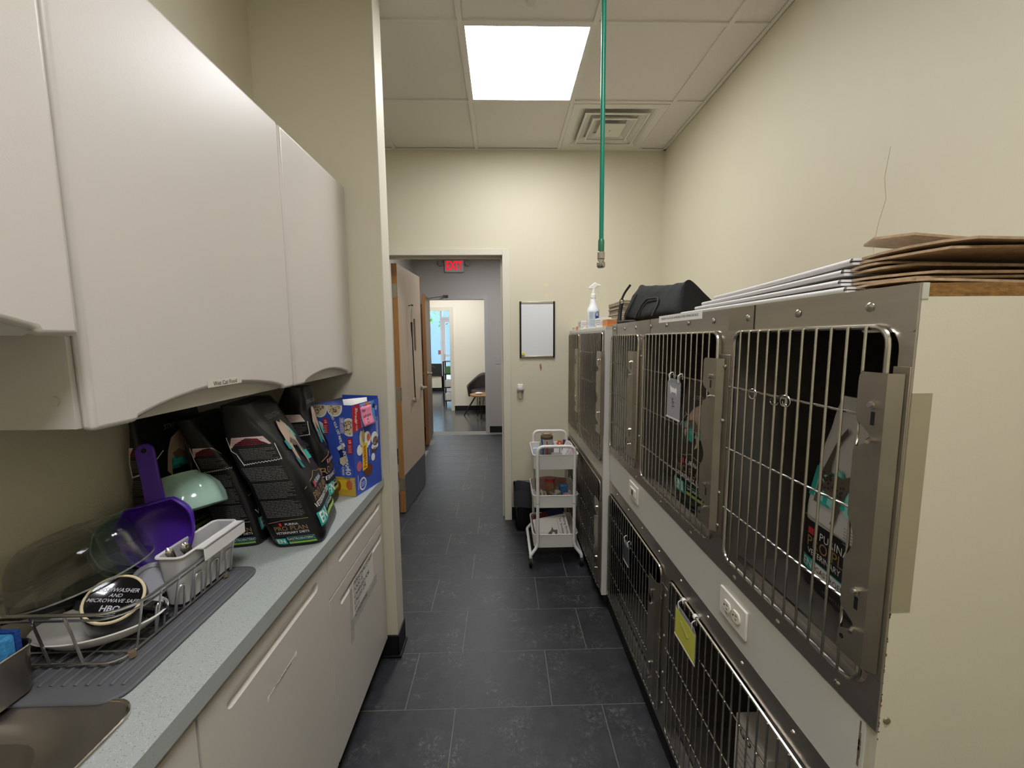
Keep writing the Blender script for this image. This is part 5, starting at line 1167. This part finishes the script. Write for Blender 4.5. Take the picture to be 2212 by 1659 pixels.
for k in range(4):
    x = bx0 + .045 + k*.045; MB().tube([(x, by0, Zb + .003), (x, by1, Zb + .003)], .0016, 6).build('base_wire', wirem, dr)
for k in range(7):
    y = .735 + k*.0445; MB().tube([(bx1, y, Zb), (tx1 - .002, y, Zr - .002)], .0020, 6).build('upright', wirem, dr)
for k in range(5):
    y = .775 + k*.052; MB().tube(fillet([(bx1 + .002, y, Zb), (bx1 + .010, y, Zr - .035), (bx1 + .010, y + .021, Zr - .035), (bx1 + .002, y + .021, Zb)], .012), .0020, 6).build('plate_divider', wirem, dr)
for x in (-.78, -.84, -.90):
    MB().tube([(x + .01, by0, Zb), (x - .012, ty0 + .002, Zr - .002)], .0024, 6).build('upright', wirem, dr)
for x in (-.80, -.88): MB().tube([(x, by1, Zb), (x, ty1, Zr)], .0020, 6).build('upright', wirem, dr)
for (x, y) in ((bx1, by0 + .025), (bx0, by0 + .025), (bx1, by1 - .02), (bx0, by1 - .02)):
    MB().cyl((x, y, ZK + .012), (x, y, Zb + .003), .007, .006, n=10).build('foot', M('foot_amber', '#7a6a55', .4), dr)
# ---------------- utensil caddy hooked on the rack
cd = thing('utensil_caddy', 'white translucent plastic utensil caddy hooked on the dish rack', 'caddy', (-.71, .95, .89))
cmat = M('frosted_plastic', '#c9c7c6', .45, trans=.18, ior=1.3)
def tray(x0, x1, y0, y1, z0, z1, tp, r, th=.0022):
    mb = MB(); n = 6
    lo = rrect(x0 + tp, x1 - tp, y0 + tp, y1 - tp, r, n); hi = rrect(x0, x1, y0, y1, r, n); li = rrect(x0 + tp + th, x1 - tp - th, y0 + tp + th, y1 - tp - th, r, n); hii = rrect(x0 + th, x1 - th, y0 + th, y1 - th, r, n); k = len(lo)
    mb.v += [(p[0], p[1], z0) for p in lo] + [(p[0], p[1], z1) for p in hi] + [(p[0], p[1], z1) for p in hii] + [(p[0], p[1], z0 + th) for p in li]
    for a in range(3):
        for i in range(k): mb.f.append((a*k + i, a*k + (i+1) % k, (a+1)*k + (i+1) % k, (a+1)*k + i))
    mb.f.append(tuple(range(k))[::-1]); mb.f.append(tuple(range(3*k, 4*k))); return mb
tray(-.752, -.697, .845, 1.028, .896, 1.008, .008, .012).build('tub', cmat, cd, smooth=40)
MB().tube([(p[0], p[1], 1.008) for p in rrect(-.754, -.695, .843, 1.030, .012, 5)], .0028, 6, closed=True).build('lip', M('frosted_lip', '#d9d7d4', .35), cd)
for (ya, yb) in ((.885, 1.026),): MB().box(-.678, -.674, ya, yb, .978, 1.009).box(-.697, -.674, ya, yb, 1.005, 1.009).build('hook_flange', M('frosted_lip', '#d9d7d4', .35), cd, bevel=.001)
# cutlery in the caddy
def cutlery(label, p0, p1, kind):
    t = thing('cutlery', label, 'cutlery', p0, group='cutlery in the caddy'); a, b = Vector(p0), Vector(p1); d_ = (b - a).normalized()
    MB().tube([a, a.lerp(b, .75)], [.0030, .0040], 8).build('handle', chrome, t)
    q = a.lerp(b, .75); s_ = d_.orthogonal().normalized()
    MB().add([q - s_*.004, q + s_*.004, b + s_*.008, b + d_*.014, b - s_*.008], [(0, 1, 2, 3, 4)]).build('head', chrome, t, solid=.0016)
    return t
cutlery('steel knife leaning at the sink end of the caddy', (-.722, .905, .902), (-.736, .864, 1.012), 0)
cutlery('steel fork standing among the cutlery in the caddy', (-.718, .93, .902), (-.714, .878, 1.014), 0)
cutlery('small steel spoon at the middle of the caddy', (-.730, .95, .902), (-.726, .900, 1.006), 0)
# ---------------- mug standing bottom up
def frame_from(n, xh=(1, 0, 0), roll=0.0):
    n = Vector(n).normalized(); x = Vector(xh); x = (x - n*x.dot(n)).normalized(); y = n.cross(x); m = Matrix((x, y, n)).transposed().to_4x4(); return m @ Matrix.Rotation(roll, 4, 'Z')
mg_ = thing('mug', 'black ceramic mug lying bottom up with printed base in the dish rack', 'mug', (-.745, .745, .90))
mug_m = Matrix.Translation((-.758, .756, .976)) @ frame_from((.40, -.50, .76), roll=math.radians(7)) @ Matrix.Scale(.88, 4)
mblk = M('mug_black', '#0d0d10', .12, coat=.5)
MB().lathe([(0, 0), (.044, 0), (.046, .001), (.050, .001), (.0535, -.004), (.0555, -.012), (.058, -.085), (.0565, -.0865), (.0545, -.085), (.052, -.012), (0, -.008)], 40, mat=mug_m).build('body', mblk, mg_)
MB().lathe([(.0470, .0006), (.0485, .0026), (.0515, .0022), (.0532, -.0010)], 40, mat=mug_m).build('foot_ring', M('mug_clay', '#d6c6a2', .6), mg_)
MB().tube([mug_m @ Vector(p) for p in fillet([(.054, -.004, -.018), (.088, -.006, -.020), (.092, -.006, -.060), (.056, -.004, -.068)], .022)], .0085, 10).build('handle', mblk, mg_)
mf = lambda u, v: tuple(mug_m @ Vector((u, v, .0008))); mb = MB()
for (s_, v_, z_) in (('DISHWASHER', .018, .0120), ('AND', .0065, .0105), ('MICROWAVE SAFE', -.0045, .0108)): put_text(mb, s_, mf, (0, v_), z_, bold=.012, shear=.2)
put_text(mb, 'HBO', mf, (.002, -.021), .0165, bold=.03); put_lines(mb, -.014, .016, -.038, -.029, 3, mf, random.Random(2), .3)
mb.build('base_print', M('mug_print', '#a9a9ae', .5), mg_, smooth=0)
# ---------------- white oval dish under the mug
pd = thing('oval_dish', 'white oval ceramic dish under the black mug', 'dish', (-.80, .765, .89))
dm = Matrix.Translation((-.806, .776, Zb + .006)) @ Matrix.Rotation(math.radians(-5), 4, 'Y') @ Matrix.Diagonal((.98, .60, 1, 1))
MB().lathe([(0, .001), (.075, .001), (.095, .006), (.122, .026), (.124, .028), (.121, .030), (.094, .011), (.074, .006), (0, .006)], 44, mat=dm).build('dish', M('glazed_white', '#d8d5ce', .18, coat=.3), pd)
# ---------------- clear dome cover
dc = thing('clear_dome', 'large clear plastic microwave dome leaning in the rack', 'plate cover', (-.87, .84, .93))
dmm = Matrix.Translation((-.872, .815, 1.012)) @ frame_from((-.24, -.04, .96)) @ Matrix.Scale(.84, 4)
MB().lathe([(.128, -.030), (.131, -.028), (.127, .0), (.124, .012), (.117, .045), (.104, .070), (.085, .086), (.066, .092), (.060, .0905), (.0, .0905)], 56, mat=dmm).build('dome', M('clear_plastic', '#dcdcd8', .04, trans=1.0, ior=1.42, alpha=.42), dc, solid=.0016, smooth=60)
MB().tube([dmm @ Vector((.129*math.cos(a), .129*math.sin(a), -.029)) for a in [2*math.pi*i/48 for i in range(48)]], .0018, 6, closed=True).build('rim', M('clear_rim', '#bdbdb8', .1, trans=.5, ior=1.3), dc)
# ---------------- dark pan and tan bowl beneath the dome
pn = thing('dark_pan', 'small dark non-stick pan under the clear dome', 'pan', (-.905, .855, Zb))
MB().lathe([(0, .002), (.055, .002), (.062, .010), (.066, .045), (.064, .045), (.059, .012), (0, .007)], 32, c=(-.900, .880, Zb + .003)).build('pan', M('pan_dark', '#1d1b1c', .35), pn)
MB().tube([(-.905, .818, Zb + .042), (-.92, .76, Zb + .060), (-.93, .72, Zb + .072)], .008, 8).build('handle', black, pn)
# ---------------- mint bowls
mint = M('mint_glaze', '#a9cfc0', .14, coat=.4, var='#b4d8c9', vscale=6)
def scallop(a, z): return 1 + .022*math.cos(12*a)*min(1, max(0, z)/.03)*(1 if z < .068 else .2)
def bowl(label, loc, n, r, xh=(1, 0, 0)):
    t = thing('bowl', label, 'bowl', loc, group='mint bowls in the rack'); k = r/.085
    mm = Matrix.Translation(loc) @ frame_from(n, xh)
    prof = [(0, 0), (.038, 0), (.040, .003), (.042, .006), (.060, .016), (.076, .034), (.083, .055), (.085, .072), (.0835, .074), (.081, .072), (.079, .056), (.071, .036), (.055, .019), (.036, .009), (0, .007)]
    MB().lathe([(a*k, b*k*1.32) for a, b in prof], 72, mat=mm, sq=lambda a, z: scallop(a, z/k/1.32)).build('shell', mint, t, smooth=60); return t
bowl('scalloped mint green bowl turned upside down on the rack behind the scoop', (-.862, 1.068, 1.120), (.30, -.20, -.93), .088)
bowl('scalloped mint green bowl standing on edge seen through the clear dome', (-.940, .985, .968), (.60, -.42, .35), .076)
# ---------------- purple scoop
pur = M('purple_plastic', '#4a2199', .36)
sp2 = thing('scoop', 'purple plastic food scoop standing handle up in the rack', 'scoop', (-.83, .95, .93))
so = Vector((-.815, .928, 1.104)); sm = Matrix.Translation(so) @ frame_from((-.22, .08, 1.0), (1, .30, 0))
def scp(u, v):
    s_ = v; w_ = .072*(max(0.0, 1 - ((s_ - .32)/.70)**2))**.5 if s_ > .32 else .072*(.62 + .38*math.sin(math.pi/2*s_/.32)); w_ = max(w_, .003)
    dpt = .062*(1 - s_)**.8*(.55 + .45*min(1, s_/.15)) + .010
    a = math.pi*(u - .5)*1.06
    return tuple(sm @ Vector((w_*math.sin(a), dpt*(math.cos(a)) - .018, -.004 - .155*s_)))
ms = MB().grid(scp, 22, 18); n0 = len(ms.v)
ms.f.append(tuple(range(22)))
ms.build('scoop_bowl', pur, sp2, solid=.003, smooth=60)
hdl = [(-.019, -.006), (.019, -.006), (.021, .045), (.020, .105), (.0, .130), (-.020, .105), (-.021, .045)]
def roundtop():
    P = [(-.020, -.010), (.020, -.010), (.0185, .05), (.019, .115)] + [(.019*math.cos(a), .115 + .019*math.sin(a)) for a in [math.pi*i/10 for i in range(1, 10)]] + [(-.019, .115), (-.0185, .05)]
    return P
mh = MB().prism(roundtop(), 'xz', .004, .013); mh.v = [tuple(sm @ Vector((p[0], p[1] + .012*max(0, p[2])/.13, p[2]))) for p in mh.v]; mh.build('handle', pur, sp2, bevel=.003)
MB().cyl(sm @ Vector((0, .0135, .118)), sm @ Vector((0, .0148, .118)), .0052, n=14).build('hang_hole', M('hole_dark', '#0c0814', .8), sp2)
mhh = MB().cyl(sm @ Vector((0, .0142, .118)), sm @ Vector((0, .0150, .118)), .005, n=14)
# ---------------- clear container lid
cl_ = thing('container_cover', 'round frosted plastic container lid leaning on the caddy', 'lid', (-.765, .885, .93))
lm = Matrix.Translation((-.768, .850, .955)) @ frame_from((.45, -.75, .45))
MB().lathe([(0, .002), (.026, .002), (.028, .005), (.034, .005), (.037, .002), (.037, -.006), (.0355, -.006), (.0355, .000), (0, .000)], 32, mat=lm).build('disc', M('frosted_lid', '#c4c4cc', .3, trans=.35, ior=1.2), cl_)
# ---------------- steel cup with a blue sponge
su = thing('steel_cup', 'small rectangular brushed steel sponge holder by the sink', 'holder', (-.84, .65, ZK + .01))
tray(-.945, -.808, .582, .670, ZK + .013, .962, .004, .022, .0016).build('tub', M('brushed_steel', '#b5aea5', .3, 1.0, var='#9a948c', vscale=6, stretch=(8, 8, .5), rvar=.05), su, smooth=40)
MB().tube([(p[0], p[1], .962) for p in rrect(-.945, -.808, .582, .670, .022, 6)], .0018, 6, closed=True).build('rolled_lip', chrome, su)
sg = thing('sponge', 'blue scouring sponge standing in the steel holder', 'sponge', (-.85, .65, .89))
sgm = MB().box(-.925, -.818, .628, .648, .884, .990); sgm.build('foam', M('sponge_blue', '#3f8fc4', .9, var='#2f7ab0', vscale=90, bump=.8, bscale=160), sg, bevel=.005)
MB().box(-.925, -.818, .648, .656, .884, .992).build('scrub_pad', M('pad_navy', '#173f86', .95, bump=.8, bscale=220), sg, bevel=.002)
# ================================================================ ROLLING CART AND BIN
wht = M('cart_white', '#e2e0dc', .35)
kt = thing('rolling_cart', 'white three tier rolling utility cart beside the cage bank', 'cart', (.335, 2.67, 0))
cx0, cx1, cy0, cy1 = .190, .480, 2.515, 2.850
def cart_tray(z0, z1):
    mb = MB(); n = 5; th = .0025
    lo = rrect(cx0 + .004, cx1 - .004, cy0 + .004, cy1 - .004, .03, n); hi = rrect(cx0, cx1, cy0, cy1, .03, n); hii = rrect(cx0 + th, cx1 - th, cy0 + th, cy1 - th, .03, n); k = len(lo)
    mb.v += [(p[0], p[1], z0) for p in lo] + [(p[0], p[1], z1) for p in hi] + [(p[0], p[1], z1) for p in hii] + [(p[0], p[1], z0 + th) for p in lo]
    for a in range(3):
        for i in range(k): mb.f.append((a*k + i, a*k + (i+1) % k, (a+1)*k + (i+1) % k, (a+1)*k + i))
    mb.f.append(tuple(range(k))[::-1]); mb.f.append(tuple(range(3*k, 4*k)))
    t = mb.build('tray', wht, kt, smooth=40)
    MB().tube([(p[0], p[1], z1) for p in rrect(cx0 - .001, cx1 + .001, cy0 - .001, cy1 + .001, .03, n)], .0035, 6, closed=True).build('rim', wht, t)
    return t
TZ = ((.640, .735), (.385, .468), (.115, .205))
for z0, z1 in TZ: cart_tray(z0, z1)
for yy, top in ((cy0 - .012, .795), (cy1 + .012, .815)):
    sg_ = -1 if yy < 2.6 else 1
    for s_ in (-1, 1):
        xx = .335 + s_*.118
        MB().tube(fillet([(xx, yy, .42), (xx, yy, .135), (.335 + s_*.165, yy + sg_*.012, .078), (.335 + s_*.165, yy + sg_*.012, .062)], .03), .0105, 12).build('leg', wht, kt)
    MB().tube(fillet([(.335 - .118, yy, .42), (.335 - .118, yy, top), (.335 + .118, yy, top), (.335 + .118, yy, .42)], .045, 7), .0105, 12).build('handle', wht, kt)
    for s_ in (-1, 1):
        xx = .335 + s_*.118; MB().cyl((xx, yy, .418), (xx, yy, .422), .0112, n=12).build('joint_ring', M('joint_gray', '#9a9894', .4), kt)
for s_ in (-1, 1):
    MB().tube([(.335 + s_*.165, cy0 - .020, .078), (.335 + s_*.165, cy1 + .020, .078)], .0095, 10).build('side_rail', wht, kt)
    for yy in (cy0 - .024, cy1 + .024):
        xx = .335 + s_*.165
        c = MB().cyl((xx - .009, yy + .008, .032), (xx + .009, yy + .008, .032), .032, n=22); cc = c.build('caster_wheel', blackrub, kt)
        MB().cyl((xx - .0098, yy + .008, .028), (xx + .0098, yy + .008, .028), .012, n=14).build('hub', M('hub_gray', '#6a6a6c', .4), cc)
        MB().box(xx - .013, xx - .010, yy - .008, yy + .020, .024, .064).box(xx + .010, xx + .013, yy - .008, yy + .020, .024, .064).box(xx - .013, xx + .013, yy - .008, yy + .020, .058, .064).build('caster_fork', nickel, cc)
hole = None
for k in range(9):
    x = .222 + k*.0265
    MB().box(x, x + .004, cy0 + .05, cy0 + .16, .6427, .64452).build('slot', M('slot_dark', '#5a5658', .6), kt)
# contents, top tier
def jar(label, x, y, z, r, h, lid_m, fill, lidh=.018, glassm=None):
    t = thing('jar', label, 'jar', (x, y, z), group='jars on the cart')
    MB().lathe([(0, 0), (r*.92, 0), (r, .006), (r, h*.72), (r*.86, h*.86), (r*.80, h)], 24, c=(x, y, z)).build('glass', glassm or M('jar_glass', '#c9cdc6', .08, trans=.75, ior=1.3), t)
    MB().lathe([(0, .003), (r*.90, .003), (r*.94, h*.55), (0, h*.58)], 20, c=(x, y, z)).build('contents', fill, t)
    MB().lathe([(r*.84, h - .004), (r*.86, h - .004), (r*.86, h + lidh), (r*.82, h + lidh + .002), (0, h + lidh + .002)], 24, c=(x, y, z)).build('lid', lid_m, t); return t
treat = M('treat_brown', '#5d4632', .8, var='#8a6a45', vscale=70, bump=.8, bscale=80)
jar('glass jar with a dark wood lid and bone knob at the cart top', .300, 2.74, .6445, .050, .150, M('lid_wood', '#55432f', .5), treat, .012)
bn = thing('bone_knob', 'small tan bone shaped biscuit on the dark wood jar lid', 'biscuit', (.30, 2.74, .808)); bm_ = M('bone_tan', '#b0946a', .6)
MB().cyl((.275, 2.74, .820), (.325, 2.74, .820), .006, n=10).build('shaft', bm_, bn); 
for sx_ in (.273, .327):
    MB().ball((sx_, 2.74, .825), .0085).ball((sx_, 2.74, .8145), .0075).build('knuckle', bm_, bn)
jar('low glass jar of treats in the middle of the top tier', .355, 2.63, .6445, .045, .055, M('lid_gray', '#a9a69f', .35, .6), treat, .010)
pens = (('#2b3f8f', .272, 2.66, 'blue pen standing in the top tier beside the wood lidded jar'), ('#b8202c', .292, 2.645, 'red ribbon topped pen standing in the top tier'), ('#7a2230', .283, 2.612, 'dark red pen standing at the front of the top tier'), ('#39404f', .250, 2.63, 'dark grey pen standing at the left of the top tier'))
for k, (c, x, y, lb_) in enumerate(pens):
    tag(MB().cyl((x, y, .6445), (x + .012*(k - 1), y + .01, .800 - .01*k), .0055, .0045, n=8).build('pen', M('pen%d' % k, c, .4)), lb_, 'pen', 'pens on the cart')
fr2_ = thing('ribbon_flower', 'orange ribbon flower at the cage side of the top tier', 'flower', (.385, 2.70, .76)); ora = M('ribbon_orange', '#d9622a', .5)
MB().cyl((.385, 2.70, .6445), (.385, 2.70, .758), .003, n=6).build('stem', M('stem_green', '#6d7a45', .6), fr2_)
for k in range(6):
    a = k*math.pi/3; MB().ball((.385 + .014*math.cos(a), 2.70, .765 + .014*math.sin(a)), (.009, .005, .009), 8, 6).build('petal', ora, fr2_)
for k, (x, y, c, lb_) in enumerate(((.425, 2.80, '#4b3a6a', 'purple labelled tube lying upright in the top tier'), (.408, 2.76, '#e4dfe0', 'white and pink packet tilted out of the top tier'), (.428, 2.66, '#d6b8bc', 'pale pink packet tilted out of the top tier corner'), (.222, 2.68, '#c3d2dc', 'pale blue card leaning in the top tier corner'), (.430, 2.57, '#b0522e', 'rust coloured packet lying in the top tier'))):
    t_ = MB().box(-.016, .016, -.006, .006, 0, (.12, .13, .115, .095, .05)[k]).xf(Matrix.Translation((x, y, .6445)) @ Matrix.Rotation((.1, .35, .45, -.05, .2)[k], 4, 'Y')).build('packet', M('tier_packet%d' % k, c, .5), bevel=.003); tag(t_, lb_, 'packet', 'packets on the cart')
# middle tier
jar('round glass jar with a silver lid on the middle tier', .342, 2.60, .388, .044, .060, M('lid_silver', '#b9b5a8', .3, .8), M('herb_green', '#6d6a42', .8, var='#3e3c26', vscale=80), .012)
jar('brown jar with a red lid behind the silver lidded one', .318, 2.70, .388, .040, .115, M('lid_red', '#a83230', .4), treat, .016, M('jar_brown', '#7a5a40', .3))
pk = M('pink_plastic', '#d3a3a8', .35, alpha=.75); 
tp_ = thing('pink_pouch', 'translucent pink zip pouch lining the middle tier', 'pouch', (.335, 2.78, .388))
MB().grid(lambda u, v: (.225 + .22*u, 2.80 + .010*math.sin(6*u), .390 + (.095 + .012*math.sin(3.1*u))*v), 14, 6).build('pouch_back', pk, tp_, solid=.004)
MB().grid(lambda u, v: (.400 + .055*u, 2.61 + .02*math.sin(3*u), .390 + .055*v - .01*u*u), 8, 5).build('pouch_front', pk, tp_, solid=.012)
blu = M('blue_print', '#3f6f9c', .5)
tag(MB().box(.385, .445, 2.70, 2.74, .388, .470).build('blue_packet', blu, bevel=.012), 'blue patterned soft packet on the middle tier', 'packet')
for k, x in enumerate((.232, .250, .268)):
    tag(MB().box(-.006, .006, -.04, .04, 0, .085 - .01*k).xf(Matrix.Translation((x, 2.60, .388)) @ Matrix.Rotation(.12*k - .1, 4, 'Y')).build('envelope', M('envelope%d' % k, ('#e2dccb', '#d8cfb4', '#c9b79c')[k], .6)), ('cream envelope filed at the left of the middle tier', 'buff envelope filed between two others on the middle tier', 'tan envelope filed nearest the jars on the middle tier')[k], 'envelope', 'envelopes on the cart')
# bottom tier: booklet + folder
bk = thing('booklet', 'white printed booklet propped in the bottom tier of the cart', 'booklet', (.335, 2.60, .118))
bkm = Matrix.Translation((.335, 2.572, .140)) @ Matrix.Rotation(math.radians(-38), 4, 'X') @ Matrix.Rotation(math.radians(-10), 4, 'Y')
def bkf(o_): return lambda u, v: tuple(bkm @ Vector((u, -o_, v)))
MB().box(-.115, .115, 0, .004, 0, .155).xf(bkm).build('pages', paper, bk)
mb = put_text(MB(), 'Staying Strong', bkf(.0008), (.098, .078), .022, rot=math.radians(-90), bold=.01); put_text(mb, 'for Smokey', bkf(.0008), (.070, .078), .022, rot=math.radians(-90), bold=.01); mb.build('title', M('ink', '#2a2a2c', .7), bk, smooth=0)
put_poly(MB(), [(-.025, .025), (.0, .015), (.030, .035), (.034, .060), (.010, .062), (.004, .085), (-.010, .062), (-.032, .050)], bkf(.0008)).build('fox_drawing', M('ink_gray2', '#6a6660', .6), bk, smooth=0)
put_poly(MB(), [(-.012, .035), (.004, .028), (.016, .042), (.002, .052)], bkf(.0013)).build('drawing_light', paper, bk, smooth=0)
MB().tube([bkf(.0008)(.045, .02 + .012*i + .0) if i % 2 == 0 else bkf(.0008)(.052, .02 + .012*i) for i in range(10)], .0009, 5).build('vine_drawing', M('ink_gray2', '#6a6660', .6), bk)
fo = thing('folder', 'dark blue and maroon folder behind the booklet on the cart', 'folder', (.335, 2.72, .118))
fm = Matrix.Translation((.335, 2.70, .150)) @ Matrix.Rotation(math.radians(-35), 4, 'X') @ Matrix.Rotation(math.radians(-16), 4, 'Y')
MB().box(-.115, .0, 0, .006, -.0, .130).xf(fm).build('maroon_half', M('folder_maroon', '#6a1f2a', .5), fo); MB().box(.0, .115, 0, .006, .0, .130).xf(fm).build('blue_half', M('folder_blue', '#23275a', .5), fo)
# waste bin
tb_ = thing('waste_bin', 'small black waste bin with a bag liner by the door frame', 'bin', (.165, 3.07, 0))
MB().prism(rrect(.092, .238, 2.985, 3.155, .03), 'xy', 0, .002).build('bottom', black, tb_)
mbn = MB(); lps = [(.105, .225, 2.99, 3.15, 0), (.088, .242, 2.972, 3.168, .235), (.083, .247, 2.967, 3.173, .24), (.080, .250, 2.964, 3.176, .33)]
for (a, b, c, d_, z) in lps: mbn.v += [(p[0], p[1], z) for p in rrect(a, b, c, d_, .03, 5)]
k = len(rrect(0, 1, 0, 1, .03, 5))
for q in range(3):
    for i in range(k): mbn.f.append((q*k + i, q*k + (i+1) % k, (q+1)*k + (i+1) % k, (q+1)*k + i))
mbn.build('tub', M('bin_black', '#131416', .4), tb_, solid=.003)
def lin_(u, v):
    P = rrect(.078, .252, 2.962, 3.178, .03, 5); i = int(u*len(P)) % len(P); p = P[i]; a = u*40
    z = .30 - .10*v + .034*(1 if v < .01 else 0); r_ = 1.0 + .03*math.sin(a*2.0)*v + .02*math.sin(a*3.3); cx_, cy_ = .165, 3.07
    return (cx_ + (p[0]-cx_)*(r_ + .02), cy_ + (p[1]-cy_)*(r_ + .02), z + .006*math.sin(a*1.7))
MB().grid(lin_, 24, 6, cu=True).build('bag_liner', M('liner_black', '#3c3d41', .25), tb_, smooth=80)
def lin2(u, v):
    P = rrect(.084, .246, 2.968, 3.172, .03, 5); i = int(u*len(P)) % len(P); p = P[i]; cx_, cy_ = .165, 3.07
    return (cx_ + (p[0]-cx_)*(1 - .25*v + .05*math.sin(u*44)), cy_ + (p[1]-cy_)*(1 - .25*v + .05*math.sin(u*37)), .335 - .16*v)
MB().grid(lin2, 24, 6, cu=True).build('bag_inner', M('liner_black', '#3c3d41', .25), tb_, smooth=80)
for o in bpy.data.objects:
    if o.parent is not None and o.name.split('.')[0] in ('small_print', 'end_print', 'side_print', 'red_print', 'seal_print', 'food_flecks', 'cat_spots', 'sunburst', 'slots', 'diet_line', 'flavor', 'title', 'handwriting', 'lettering', 'base_print', 'slogan', 'brand_name', 'maker_name'):
        o['kind'] = 'stuff'
bpy.context.view_layer.update()
